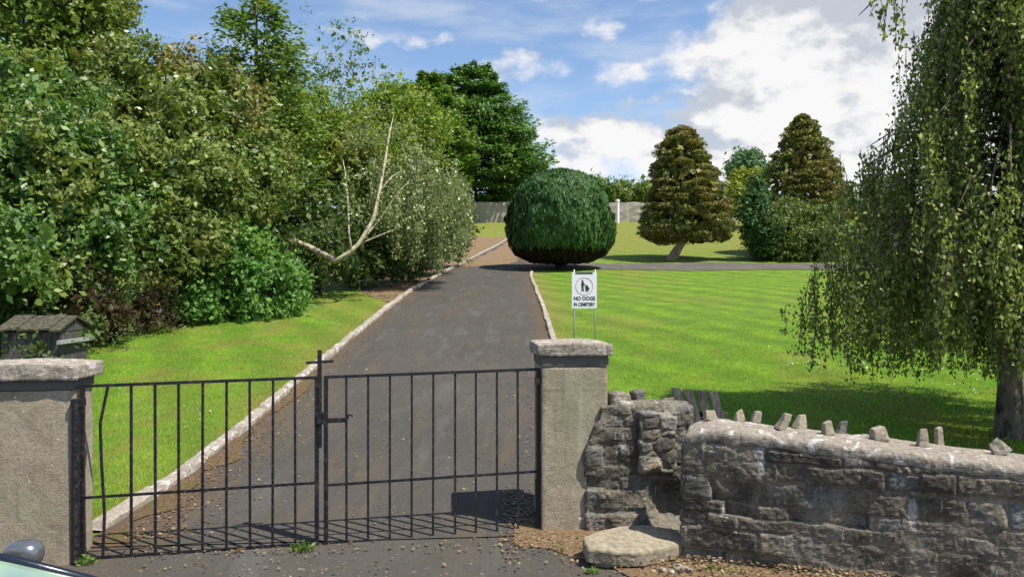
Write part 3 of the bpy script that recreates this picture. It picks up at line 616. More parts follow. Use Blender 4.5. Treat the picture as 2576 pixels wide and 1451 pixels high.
def sec(x, hw, zb, zt):      # car body cross-section at x, half width hw
    ys = [-1, -1, -.93, -.75, .75, .93, 1, 1]; zs = [0, .62, .93, 1, 1, .93, .62, 0]
    return [(x, 2.2 + y * hw, zb + z * (zt - zb)) for y, z in zip(ys, zs)]
loft([sec(-5.2, .70, .35, .85), sec(-5.1, .80, .25, .98), sec(-4.6, .85, .22, 1.02), sec(-3.2, .87, .20, 1.00), sec(-2.0, .87, .20, 1.00), sec(-1.2, .84, .22, .93), sec(-.85, .76, .28, .82), sec(-.78, .62, .34, .70)], 'body', M['carpaint'], car)
A0, A1 = at(-250, 1352, 2.86), at(330, 1478, 2.99)      # far windscreen pillar, roof end and bonnet end
B0 = A0 * [1, 0, 1] + [0, 1.52, 0]; B1 = A1 * [1, 0, 1] + [0, 1.42, 0]
def quadgrid(a, b, c_, d, bul, m_=10):
    V = []; 
    for i in range(m_ + 1):
        for j in range(m_ + 1):
            u, v = i / m_, j / m_; p = (1 - u) * ((1 - v) * a + v * b) + u * ((1 - v) * d + v * c_); p = p + np.array([.5, 0, 1]) * bul * 4 * u * (1 - u) * .5; V.append(p)
    a_ = np.arange(len(V)).reshape(m_ + 1, m_ + 1); return V, np.stack([a_[:-1, :-1], a_[:-1, 1:], a_[1:, 1:], a_[1:, :-1]], -1).reshape(-1, 4)
Vg, Qg = quadgrid(A0, A1, B1, B0, .05); Vg = np.array(Vg); mb = MB(); mb.add(Vg, Qg); mb.add(Vg - [0.0, 0, .006], Qg[:, ::-1]); mb.build('windscreen', M['glass'], car, True)
mb = MB(); mb.tube([A0 + [0, .0, -.005], (A0 + A1) / 2 + [0, .01, .002], A1 + [0, 0, -.01]], .020, 8); mb.build('windscreen_pillar', M['carpaint'], car, True); mb = MB(); mb.tube([B0, B1], .024, 8); mb.build('windscreen_pillar', M['carpaint'], car, True)
rt = A0[2] + .02; loft([[(x, 2.2 + y * hw, z_ + dz) for y, dz in ((-1, -.03), (-.8, .0), (0, .02), (.8, 0), (1, -.03), (.9, -.07), (-.9, -.07), (-1, -.05))] for x, hw, z_ in ((A0[0] + .02, .70, rt), (A0[0] - .6, .70, rt + .03), (A0[0] - 1.5, .68, rt - .02), (A0[0] - 2.2, .62, rt - .14))], 'roof', M['carpaint'], car)
for s_ in (-1, 1):
    mb = MB(); y_ = 2.2 + s_ * .72; mb.box((A0[0] - 1.5, y_ - .008, .98), (A0[0] - .02, y_ + .008, rt - .03)); mb.build('side_window', M['glass'], car)
for xx in (-4.4, -1.65):
    for s_ in (-1, 1):
        mb = MB(); mb.tube([(xx, 2.2 + s_ * .89, .31), (xx, 2.2 + s_ * .70, .31)], .31, 24); mb.build('wheel', M['tyre'], car)
mc = at(60, 1392, 3.22)
bm = bmesh.new(); bmesh.ops.create_uvsphere(bm, u_segments=20, v_segments=12, radius=1)
for v in bm.verts:
    x, y, z = v.co; e = lambda q, p_: math.copysign(abs(q) ** p_, q); v.co = (e(x, .8) * .078 + mc[0] + 3.1, e(y, .8) * .06 + mc[1] - 2.2, e(z, .75) * .058 + mc[2])
me = bpy.data.meshes.new('wing_mirror'); bm.to_mesh(me); bm.free(); me.materials.append(M['chrome']); [setattr(p_, 'use_smooth', True) for p_ in me.polygons]
o = bpy.data.objects.new('wing_mirror', me); C.objects.link(o); o.parent = car
mb = MB(); mb.tube([mc + [0, -.02, -.03], mc + [.03, -.16, -.12]], .018, 6); mb.build('mirror_arm', M['carpaint'], car)

# ------------------------------------------------------------------ foliage
def cards(P, A, N, L, Wd):
    """leaf cards: centre P, long axis A, normal N, length L, width Wd"""
    A = unit(A); B = unit(np.cross(N, A)); L = np.asarray(L).reshape(-1, 1); Wd = np.asarray(Wd).reshape(-1, 1)
    V = np.stack([P - A * L * .5, P + B * Wd * .5 - A * L * .08, P + A * L * .5, P - B * Wd * .5 - A * L * .08], 1).reshape(-1, 3)
    return V, np.arange(len(V)).reshape(-1, 4)
def rdir(n_, r): return unit(r.normal(size=(n_, 3)))
def crown_pts(blobs, n_, r, inner=.55, low=-.75):
    """points on the shells of overlapping ellipsoids (cx,cy,cz,rx,ry,rz), with outward directions"""
    B = np.array(blobs, float); wts = (B[:, 3] * B[:, 5] + B[:, 4] * B[:, 5] + B[:, 3] * B[:, 4]); wts /= wts.sum()
    out = []; dirs = []; need = n_
    while need > 0:
        k = r.choice(len(B), size=need * 2, p=wts); d = rdir(len(k), r); d = d[d[:, 2] > low]; k = k[:len(d)]
        rad = 1 - np.abs(r.normal(0, .16, len(d))); p = B[k, :3] + d * B[k, 3:] * rad[:, None]
        keep = np.ones(len(p), bool)
        for j in range(len(B)):
            q = np.linalg.norm((p - B[j, :3]) / B[j, 3:], axis=1); keep &= ~((q < inner) & (k != j))
        p, d = p[keep][:need], d[keep][:need]; out.append(p); dirs.append(d); need -= len(p)
    return np.concatenate(out), np.concatenate(dirs)
def leafy(blobs, n_cl, per, cr, ls, seed, asp=.55, up=.35, flat=.8, low=-.75, inner=.55, droop=0.0, fill=.15, cut=.50, amp=1.35):
    r = np.random.default_rng(seed); c0, o0 = crown_pts(blobs, int(n_cl * 2.05), r, inner, low); sc_ = float(np.mean([b[3] for b in blobs])); fr = 1.0 / max(sc_, .7)
    nz0 = .6 * fbm(c0, 1.15 * fr, 3, seed) + .5 * fbm(c0, 3.2 * fr, 2, seed + 5); keep = nz0 > np.quantile(nz0, cut); c0, o0, nz0 = c0[keep], o0[keep], nz0[keep]
    c0 = c0 + o0 * (nz0[:, None] * amp * sc_); sh = r.random(len(c0)) < .13; c0 = c0 + (o0 * [1, 1, .6] + [0, 0, .45]) * (sh * np.abs(r.normal(0, .38, len(c0))) * sc_ * .8)[:, None]
    n_cl = len(c0); cs = cr * r.uniform(.4, 1.3, n_cl) * np.where(sh, .7, 1); k = np.repeat(np.arange(n_cl), int(per * .9)); zs = np.where(sh, 1.9, 1.0)[k]
    off = r.normal(size=(len(k), 3)) * np.array([1, 1, flat]) * cs[k][:, None] * .5; off[:, 2] *= zs; P = c0[k] + off
    nrm = unit(unit(off) * .60 + o0[k] * .40 + np.array([.10, -.10, up]) + r.normal(size=P.shape) * .42)
    ax = rdir(len(P), r) + np.array([0, 0, -droop]); L = ls * .88 * np.exp(r.normal(0, .35, len(P))); V, Q = cards(P, ax, nrm, L, L * asp)
    if fill:      # leaves inside the crown, behind the shell
        nf = int(len(P) * fill); B = np.array(blobs, float); kk = r.choice(len(B), nf, p=(B[:, 3] * B[:, 4] * B[:, 5]) / (B[:, 3] * B[:, 4] * B[:, 5]).sum())
        Pi = B[kk, :3] + rdir(nf, r) * B[kk, 3:] * (r.uniform(.05, .5, nf) ** .5)[:, None]; V2, Q2 = cards(Pi, rdir(nf, r), rdir(nf, r), ls * 2.2, ls * 1.7); Q = np.vstack([Q, Q2 + len(V)]); V = np.vstack([V, V2])
    return V, Q
def branches(base, blobs, r0, seed, up=1.0, nb=None, seg=6):
    """trunk into the middle of the crown with a limb to each blob"""
    r = np.random.default_rng(seed); B = np.array(blobs, float); top = np.average(B[:, :3], axis=0, weights=B[:, 3] * B[:, 5]); top[2] += .2 * B[:, 5].mean()
    mb = MB(); m_ = 7; P = np.array([base + (top - base) * t + np.array([r.normal() * .04, r.normal() * .04, 0]) * min(1, t * 4) * r0 * 8 for t in np.linspace(0, 1, m_)]); P[0] = base - np.array([0, 0, .25])
    rad = r0 * np.linspace(1.15, .35, m_); mb.tube(P, rad, seg)
    for b in B:
        i = r.integers(2, m_ - 1); a = P[i]; e = b[:3] + rdir(1, r)[0] * b[3:] * .5; midp = (a + e) / 2 + np.array([0, 0, -.08 * np.linalg.norm(e - a)]); mb.tube([a, midp, e], [rad[i] * .55, rad[i] * .35, rad[i] * .12], 5)
        for _ in range(3): d_ = rdir(1, r)[0]; d_[1] = -abs(d_[1]); mb.tube([b[:3], b[:3] + d_ * b[3:] * .6 + [0, 0, .05], b[:3] + d_ * b[3:] * r.uniform(.9, 1.12) + [0, 0, .12 * b[5]]], [r0 * .16, r0 * .10, r0 * .03], 4)
    return mb
def tree(name, px, Db, blobs, VQ, leafm, barkm, r0, label, cat='tree', seed=0, group=None, trunk=True, dx=0, crown='crown'):
    """blobs in world coords; the trunk stands at bearing px, distance Db"""
    x = (px - CX) / F * Db; base = np.array([x, Db, float(gz(x, Db))]); t = thing(name, base, label, cat, group)
    V, Q = VQ; o = bpy.data.objects.new(crown, mesh(crown, V - base, [Q], leafm)); C.objects.link(o); o.parent = t
    if trunk: branches(base, blobs, r0, seed).build('trunk', barkm, t, True)
    return t
def pb(px, py, D, rx, rz, ry=None):
    """ellipsoid centred on a photo position at distance D, radii given in photo pixels (depth radius in m)"""
    p = at(px, py, D); return (p[0], p[1], p[2], rx * D / F, ry if ry else rx * D / F * .8, rz * D / F)
g_ = lambda *c: c
LM = {
 'A': m_leaf('leaf tall green', [(.035, .062, .010), (.085, .13, .022), (.14, .185, .035)], patch=(.5, (.12, .13, .025))),
 'B': m_leaf('leaf glossy holly green', [(.026, .060, .012), (.062, .115, .022), (.115, .17, .042)], rough=.42, spec=.5, patch=(.8, (.14, .15, .03))),
 'C': m_leaf('leaf reddish elder', [(.036, .060, .012), (.088, .120, .022), (.15, .185, .04)], rough=.38, spec=.5, patch=(.7, (.16, .092, .032))),
 'D': m_leaf('leaf spruce green', [(.032, .060, .012), (.070, .115, .022), (.13, .18, .035)], patch=(.6, (.10, .13, .02))),
 'E': m_leaf('leaf laurel', [(.024, .068, .012), (.056, .125, .022), (.100, .185, .038)], rough=.5, spec=.3, patch=(.9, (.10, .17, .03))),
 'F': m_leaf('leaf airy grey green', [(.05, .085, .025), (.10, .14, .04)]),
 'U': m_leaf('leaf far hedge', [(.035, .060, .010), (.075, .110, .020), (.12, .155, .03)]),
 'G': m_leaf('leaf yellow green', [(.050, .085, .010), (.105, .150, .018), (.165, .21, .03)], patch=(.5, (.16, .15, .03))),
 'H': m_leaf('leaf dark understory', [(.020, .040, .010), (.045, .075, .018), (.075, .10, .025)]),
 'W': m_leaf('leaf grey weeping birch', [(.060, .080, .030), (.125, .150, .060), (.20, .22, .095)], rough=.4, spec=.5, patch=(.5, (.13, .15, .04))),
 'K2': m_leaf('leaf lighter cypress', [(.030, .065, .010), (.075, .130, .018), (.12, .18, .028)], trans=.2),
 'K': m_leaf('leaf big cypress', [(.018, .050, .010), (.050, .108, .018), (.092, .165, .028)], trans=.15, patch=(.22, (.085, .135, .022))),
 'Y': m_leaf('leaf clipped yew', [(.012, .036, .007), (.028, .070, .013), (.050, .102, .022)], trans=.08, rough=.55),
 'N': m_leaf('leaf bronze cypress', [(.040, .044, .010), (.098, .100, .022), (.175, .170, .040)], trans=.10, patch=(.45, (.135, .085, .024))),
 'O': m_leaf('leaf olive', [(.030, .052, .012), (.085, .120, .024), (.16, .20, .05)], patch=(.5, (.14, .12, .03))),
 'V': m_leaf('leaf mixed evergreen', [(.025, .045, .010), (.065, .095, .020), (.13, .155, .038)], patch=(.5, (.09, .10, .02))),
 'P': m_leaf('leaf far yellow', [(.09, .11, .012), (.17, .18, .020)]),
 'Q': m_leaf('leaf far blue green', [(.045, .090, .045), (.085, .14, .065)]),
 'Rr': m_leaf('leaf near weeping birch', [(.040, .058, .012), (.115, .145, .030), (.23, .25, .070)], rough=.42, spec=.45, patch=(.9, (.15, .13, .05))),
 'T': m_leaf('dead twigs and bramble', [(.05, .03, .014), (.11, .075, .035), (.16, .12, .05)], k0=.55),
}
# --- left belt of trees, back to front
def lobed(main, n_, seed, s=(.25, .45), spread=.8):
    """main ellipsoids plus smaller lobes round their surface: uneven outline"""
    r = np.random.default_rng(seed); out = list(main)
    for b in main:
        for _ in range(n_):
            d = rdir(1, r)[0]; d[2] = abs(d[2]) * .9 + d[2] * .1 if r.random() < .6 else d[2]; k = r.uniform(*s); out.append((b[0] + d[0] * b[3] * spread, b[1] + d[1] * b[4] * spread, b[2] + d[2] * b[5] * spread, b[3] * k, b[4] * k, b[5] * k))
    return out
bl = lobed([pb(60, 60, 22, 230, 260, 2.6), pb(170, 10, 22, 125, 190, 2.0)], 9, 1)
tree('broadleaf_tree', 100, 22, bl, leafy(bl, 900, 21, .34, .16, 1), LM['A'], M['bark'], .22, 'tall green tree filling the top left corner of the picture', seed=1)
# spruce with a bare leader
def conifer(base, zb, zt, Rf, nlev, nper, seed, ls=.16, asp=.45, droop=.25, per=26, upt=.1, wob=.15, gap=0.0, thick=.10, jl=.6):
    """sprays of foliage on whorled limbs: base (x,y), Rf(t) radius from bottom t=0 to top t=1"""
    r = np.random.default_rng(seed); P = []; A = []; N = []; Ls = []; limbs = []
    for i in range(nlev):
        t = (i + r.uniform(-.3, .3)) / nlev; z = zb + (zt - zb) * t; Rr = Rf(min(max(t, 0), 1)); n_ = max(4, int(nper * (Rr / max(Rf(.3), .1)) ** .7))
        for j in range(n_):
            a = r.uniform(0, 2 * math.pi); R_ = Rr * r.uniform(1 - wob * 2, 1 + wob * .6) * (1 - .0)
            if r.random() < gap: continue
            d = np.array([math.cos(a), math.sin(a), 0]); dz = r.uniform(-jl, jl) * (zt - zb) / nlev
            s = r.power(1.6, per) * .75 + .25; side = r.normal(0, .16, per) * R_ * (1.15 - s * .55); q = np.array([-d[1], d[0], 0])
            zz = z + dz - droop * R_ * s ** 1.5 + upt * R_ * s ** 4 + r.normal(0, thick, per)
            p = np.array([base[0], base[1], 0]) + d * (R_ * s)[:, None] + q * side[:, None]; p[:, 2] = zz
            P.append(p); A.append(d + q * (side / max(R_, .1))[:, None] * 1.5 + np.array([0, 0, -droop]) + r.normal(0, .35, (per, 3)))
            N.append(np.array([.05, -.1, .8]) + d * .75 + r.normal(0, .35, (per, 3))); Ls.append(ls * r.uniform(.6, 1.4, per))
            if j % 4 == 0: limbs.append((np.array([base[0], base[1], z + dz]), np.array([base[0], base[1], z + dz - droop * R_ * .5]) + d * R_ * .8))
    P, A, N, Ls = map(np.concatenate, (P, A, N, Ls)); V, Q = cards(P, A, unit(N), Ls, Ls * asp); return V, Q, limbs
def con_tree(name, px, Db, ztop_px, zbot_px, Rpx, nlev, nper, mat, bark, r0, label, seed, cat='tree', lean=0, group=None, **kw):
    x = (px - CX) / F * Db; base = np.array([x, Db, float(gz(x, Db))]); zt = at(px, ztop_px, Db)[2]; zb = at(px, zbot_px, Db)[2]
    t = thing(name, base, label, cat, group); xs_, ys_ = zip(*Rpx); Rf = lambda u: float(np.interp(u, xs_, ys_)) * Db / F
    V, Q, limbs = conifer((x + lean, Db), zb, zt, Rf, nlev, nper, seed, **kw)
    o = bpy.data.objects.new('crown', mesh('crown', V - base, [Q], mat)); C.objects.link(o); o.parent = t
    mb = MB(); mb.tube([base - [0, 0, .3], base + [lean * .5, 0, (zb - base[2]) * .6], [x + lean, Db, (zb + zt) / 2], [x + lean, Db, zt - .2]], [r0 * 1.25, r0, r0 * .6, r0 * .12], 9)
    for a, b in limbs: mb.tube([a, (a + b) / 2 + [0, 0, .04], b], [r0 * .16, r0 * .1, r0 * .04], 4)
    mb.build('trunk', bark, t, True); return t
con_tree('spruce_tree', 645, 24, -12, 560, [(0, 190), (.3, 190), (.55, 150), (.75, 135), (.9, 100), (1, 42)], 24, 26, LM['D'], M['bark'], .16,
         'spruce with a bare pale leader rising above the left trees', 3, ls=.20, droop=.10, upt=.25, per=30, thick=.09, gap=.12, wob=.22)
bl = lobed([pb(400, 300, 22, 175, 190, 1.8), pb(540, 330, 21, 140, 140, 1.6), pb(330, 200, 22, 110, 90, 1.4)], 7, 11)
tree('elder_tree', 420, 21.5, bl, leafy(bl, 1100, 20, .32, .15, 11), LM['C'], M['bark'], .16, 'broad tree with rusty tinged leaves left of the spruce', seed=11)
# airy tree against the sky
bl = [pb(845, 130, 32, 60, 60, 1.2), pb(900, 210, 32, 75, 70, 1.2), pb(800, 240, 32, 60, 70, 1.2), pb(870, 330, 32, 110, 110, 1.6), pb(945, 175, 32, 30, 22, .5)]
tree('airy_tree', 860, 32, bl, leafy(bl, 230, 20, .30, .13, 13, fill=.02), LM['F'], M['bark_pale'], .12, 'thin airy tree whose wispy top shows against the sky', seed=13)
bl = lobed([pb(1000, 330, 30, 120, 120, 2.0), pb(900, 420, 28, 150, 130, 1.8), pb(760, 380, 27, 125, 170, 1.8), pb(1000, 290, 31, 60, 55, 1.2), pb(700, 300, 26, 80, 120, 1.5)], 6, 17)
tree('ash_tree', 880, 28.5, bl, leafy(bl, 1500, 26, .36, .14, 17), LM['G'], M['bark'], .18, 'yellow green tree behind the leaning pale trunk', seed=17)
# big dark conifer
con_tree('cypress_tree', 1190, 84, 145, 505, [(0, 80), (.1, 165), (.28, 200), (.43, 184), (.57, 160), (.71, 118), (.85, 78), (.94, 42), (1, 6)], 13, 60, LM['K'], M['bark_dark'], .5,
         'large dark layered cypress on the rise behind the end of the drive', 5, ls=.47, asp=.42, droop=.16, upt=.13, per=130, thick=.16, wob=.15, gap=.05, jl=.30)
con_tree('cypress_tree', 1085, 76, 178, 470, [(0, 95), (.3, 118), (.6, 95), (.85, 55), (1, 8)], 12, 50, LM['K2'], M['bark_dark'], .4,
         'lighter green cypress adjoining the left side of the large dark one', 6, ls=.47, asp=.42, droop=.12, upt=.15, per=100, thick=.2, wob=.2, gap=.05, jl=.4)
# understory under the ash
bl = lobed([pb(760, 560, 24, 130, 120, 1.5), pb(830, 660, 23.5, 110, 75, 1.2), pb(900, 600, 26, 110, 110, 1.5), pb(700, 640, 22.5, 100, 110, 1.2)], 5, 19)
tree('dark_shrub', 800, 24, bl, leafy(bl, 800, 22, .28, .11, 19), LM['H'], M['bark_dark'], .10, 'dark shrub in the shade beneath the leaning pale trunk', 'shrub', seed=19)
bl = lobed([pb(1080, 610, 33, 80, 72, 1.8), pb(1140, 570, 38, 50, 85, 1.6), pb(1000, 640, 29, 85, 58, 1.4), pb(925, 670, 26.5, 80, 50, 1.2)], 5, 23)
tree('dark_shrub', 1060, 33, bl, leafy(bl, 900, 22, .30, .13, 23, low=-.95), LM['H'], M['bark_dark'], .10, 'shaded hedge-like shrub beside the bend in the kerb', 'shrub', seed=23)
# weeping birch: strands
def strands(starts, ends_z, r, step=.06, ls=.06, spread=.05, sway=.10, per=3):
    P = []; T = []; mbv = []
    for s, ez in zip(starts, ends_z):
        L = s[2] - ez
        if L < .15: continue
        m_ = max(3, int(L / .3)); dr = r.normal(0, sway, 2); ts = np.linspace(0, 1, m_ + 1)
        pts = np.stack([s[0] + dr[0] * ts * L * .4 + .02 * np.sin(ts * 9 + s[0] * 7), s[1] + dr[1] * ts * L * .4, s[2] - ts * L], 1); mbv.append(pts)
        n_ = int(L / step * per); tt_ = r.uniform(0, 1, n_) ** .85; q = np.stack([np.interp(tt_, ts, pts[:, k]) for k in range(3)], 1) + r.normal(0, spread, (n_, 3)); P.append(q)
    P = np.concatenate(P); n_ = len(P); A = r.normal(0, .55, (n_, 3)) + np.array([0, 0, -1]); N = rdir(n_, r) + np.array([.25, -.2, .35]); L = ls * r.uniform(.6, 1.35, n_)
    V, Q = cards(P, A, unit(N), L, L * .62); return V, Q, mbv
# middle weeping birch with leaning pale trunk
r = np.random.default_rng(31); D = 25.0
bx = (930 - CX) / F * D; base = np.array([(700 - CX) / F * 22.0, 22.0, float(gz(-6.8, 22.0))])
t = thing('weeping_birch', base, 'birch with a bent pale leaning trunk and grey weeping foliage over the drive edge', 'tree')
mb = MB(); pth = [base - [0, 0, .2], at(735, 600, 21.8), at(790, 628, 21.4), at(845, 656, 21.2), at(880, 635, 21.2), at(905, 610, 21.3), at(940, 550, 21.5), at(955, 480, 21.8), at(968, 410, 22.2), at(980, 335, 22.8), at(990, 290, 23.5)]
mb.tube(pth, [.10, .10, .09, .078, .07, .06, .055, .042, .036, .022, .008], 9)
mb.tube([at(885, 632, 21.2), at(878, 590, 21.2), at(876, 520, 21.6), at(872, 470, 22.0), at(868, 430, 22.3), at(862, 400, 22.5)], [.036, .030, .028, .025, .018, .006], 7)
mb.tube([at(915, 600, 21.3), at(960, 545, 23.4), at(1000, 485, 23.2), at(1030, 455, 23.6)], [.034, .028, .018, .006], 6)
mb.tube([at(900, 615, 21.3), at(960, 590, 22.6), at(1010, 570, 23.2)], [.025, .016, .006], 6)
mb.tube([at(955, 480, 21.8), at(985, 445, 22.6), at(1010, 430, 23)], [.022, .016, .006], 6); mb.build('trunk', M['bark_pale'], t, True)
n_ = 430; sx = r.uniform(930, 1185, n_); topy = np.interp(sx, [930, 980, 1050, 1120, 1160, 1190], [400, 370, 395, 410, 440, 480]); topy = topy + 22 * np.sin(sx / 17.) + 14 * np.sin(sx / 7.); sy = topy + np.minimum(np.abs(r.normal(0, 75, n_)), 190); DD = r.uniform(24.4, 29.5, n_)
S0 = np.array([at(a, b, d) for a, b, d in zip(sx, sy, DD)]); endy = np.interp(sx, [930, 1000, 1100, 1190], [560, 660, 690, 600]) - np.abs(r.normal(0, 70, n_)); EZ = np.array([at(0, b, d)[2] for b, d in zip(np.maximum(endy, sy + 25), DD)])
V, Q, tw = strands(S0, EZ, r, step=.09, ls=.10, spread=.09, per=4)
bl = [pb(1000, 400, 26, 70, 60, 1.2), pb(1080, 440, 27, 70, 45, 1.5), pb(930, 340, 25, 60, 70, 1.0)]; V2, Q2 = leafy(bl + [pb(985, 330, 21.8, 55, 50, .5), pb(930, 470, 21.0, 60, 60, .5), pb(1010, 540, 22.5, 60, 60, .8), pb(830, 540, 20.8, 55, 45, .5)], 330, 18, .26, .09, 33, fill=0)

o = bpy.data.objects.new('crown', mesh('crown', np.vstack([V, V2]) - base, [np.vstack([Q, Q2 + len(V)])], LM['W'])); C.objects.link(o); o.parent = t
mb = MB(); [mb.tube(p_, .008, 3, False) for p_ in tw[::2]]; mb.build('twigs', M['bark'], t)
# front left masses
bl = lobed([pb(100, 730, 15.6, 190, 85, 1.0), pb(120, 470, 15.5, 230, 200, 1.5), pb(30, 640, 14, 150, 130, 1.2), pb(230, 620, 15.5, 110, 110, 1.0), pb(60, 300, 17, 190, 150, 1.5)], 7, 41)
tree('holly_tree', 120, 15.8, bl, leafy(bl, 1500, 20, .27, .135, 41), LM['B'], M['bark_dark'], .16, 'glossy dark green holly tree behind the wooden hutch', seed=41)
bl = lobed([pb(400, 500, 18, 180, 170, 1.4), pb(560, 480, 19.5, 130, 150, 1.4), pb(450, 640, 18, 150, 110, 1.2), pb(640, 420, 21, 90, 120, 1.2)], 7, 43)
tree('hawthorn_tree', 440, 18.2, bl, leafy(bl, 1500, 20, .28, .13, 43), LM['O'], M['bark'], .14, 'olive green hawthorn standing between the holly and the laurel bush', seed=43)
bl = lobed([pb(600, 690, 18.6, 130, 110, 1.2), pb(690, 720, 19.2, 75, 85, 1.0), pb(500, 760, 18, 90, 65, .9), pb(610, 780, 18.4, 110, 48, 1.0)], 6, 47, s=(.2, .4))
tree('laurel_bush', 600, 18.8, bl, leafy(bl, 1300, 19, .24, .125, 47, low=-.95), LM['E'], M['bark_dark'], .08, 'bright bluish green laurel bush at the edge of the left lawn', 'bush', seed=47, crown='foliage')
bl = [pb(280, 800, 15.2, 90, 75, .8), pb(370, 780, 16.4, 60, 70, .8), pb(210, 760, 15, 60, 70, .7)]
tree('bramble', 280, 15.3, bl, leafy(bl, 260, 22, .26, .07, 49, asp=.25, low=-.95), LM['T'], M['bark_dark'], .05, 'brown dead bramble tangle right of the wooden hutch', 'bramble', seed=49, crown='foliage')
bl = [pb(60, 830, 14.9, 170, 60, .6), pb(-60, 800, 14.6, 140, 80, .8), pb(190, 840, 14.6, 70, 45, .5), pb(225, 835, 12.9, 32, 34, .25), pb(95, 880, 11.7, 70, 22, .15)]
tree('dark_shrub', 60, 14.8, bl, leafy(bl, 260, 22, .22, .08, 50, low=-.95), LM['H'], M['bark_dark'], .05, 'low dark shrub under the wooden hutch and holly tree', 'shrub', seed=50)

# --- clipped yew
Db = 37.0; x0 = (1410 - CX) / F * Db; zg = float(gz(x0, Db)); base = np.array([x0, Db, zg]); r = np.random.default_rng(51)
t = thing('clipped_yew', base, 'large rounded clipped dark green yew where the side road leaves the drive', 'yew')
prof_y = np.array([682, 670, 658, 642, 615, 580, 540, 500, 470, 450, 435, 426]); prof_r = np.array([14, 45, 84, 118, 132, 136, 133, 122, 104, 82, 50, 2.])
hz_ = (CY - prof_y) / F * Db + HC; hr = prof_r * Db / F
n_ = 62000; tz_ = r.uniform(hz_[0], hz_[-1], n_ * 2); rr_ = np.interp(tz_, hz_, hr); keep = r.uniform(0, hr.max(), n_ * 2) < np.maximum(rr_, .8); keep &= (tz_ > zg + 1.05 + r.normal(0, .12, n_ * 2)); tz_, rr_ = tz_[keep][:n_], rr_[keep][:n_]; n_ = len(tz_)
a = r.uniform(0, 2 * math.pi, n_); tmp = np.stack([np.cos(a) * 2.6, np.sin(a) * 2.6, tz_ * .6], 1)
bump_ = .10 * fbm(tmp, 1.6, 3, 5) + .06 * fbm(tmp, 5, 2, 9)
rad = rr_ * .985 * (1 + bump_ * 1.3) - np.abs(r.normal(0, .10, n_)); nrz = -np.gradient(hr, hz_); nz_ = np.interp(tz_, hz_, nrz)
P = np.stack([x0 + np.cos(a) * rad, Db + np.sin(a) * rad, tz_ + bump_ * .5], 1); N = unit(np.stack([np.cos(a), np.sin(a), nz_], 1) + r.normal(0, .35, (n_, 3)))
A = np.array([0, 0, 1.]) + .30 * np.stack([np.cos(a), np.sin(a), 0 * a], 1) + r.normal(0, .22, (n_, 3)); L = .20 * r.uniform(.6, 1.4, n_); A = A - N * (A * N).sum(1, keepdims=True) * .75
V, Q = cards(P, A, N, L, L * .34); under = tz_ < zg + .95
# brown bare twigs underneath, their dark bark also painting in the underside's shade
nt = 16000; a2 = r.uniform(0, 2 * math.pi, nt); s2 = r.uniform(.15, .95, nt); h2 = zg + .15 + s2 * .75 + r.uniform(0, .25, nt); rmax = np.interp(h2, hz_, hr) * .97; P2 = np.stack([x0 + np.cos(a2) * rmax * r.uniform(.45, 1, nt), Db + np.sin(a2) * rmax * r.uniform(.45, 1, nt), h2], 1)
o = bpy.data.objects.new('crown', mesh('crown', V - base, [Q], LM['Y'])); C.objects.link(o); o.parent = t
V3, Q3 = cards(P2, np.stack([np.cos(a2), np.sin(a2), .5 + 0 * a2], 1) + r.normal(0, .2, (nt, 3)), rdir(nt, r), .30, .05)
o = bpy.data.objects.new('dead_twigs', mesh('dead_twigs', V3 - base, [Q3], M['bark_dark'])); C.objects.link(o); o.parent = t
mb = MB(); mb.tube([base - [0, 0, .3], base + [0, 0, .5], base + [0, 0, 1.2]], [.32, .22, .2], 10)
for k in range(14):
    th_ = k * 2 * math.pi / 14 + r.uniform(-.2, .2); d = np.array([math.cos(th_), math.sin(th_), 0]); mb.tube([base + [0, 0, .1], base + d * .9 + [0, 0, .8], base + d * 1.8 + [0, 0, 2.2], base + d * 1.9 + [0, 0, 3.2]], [.12, .09, .06, .02], 6)
mb.build('trunk', M['bark_dark'], t, True)

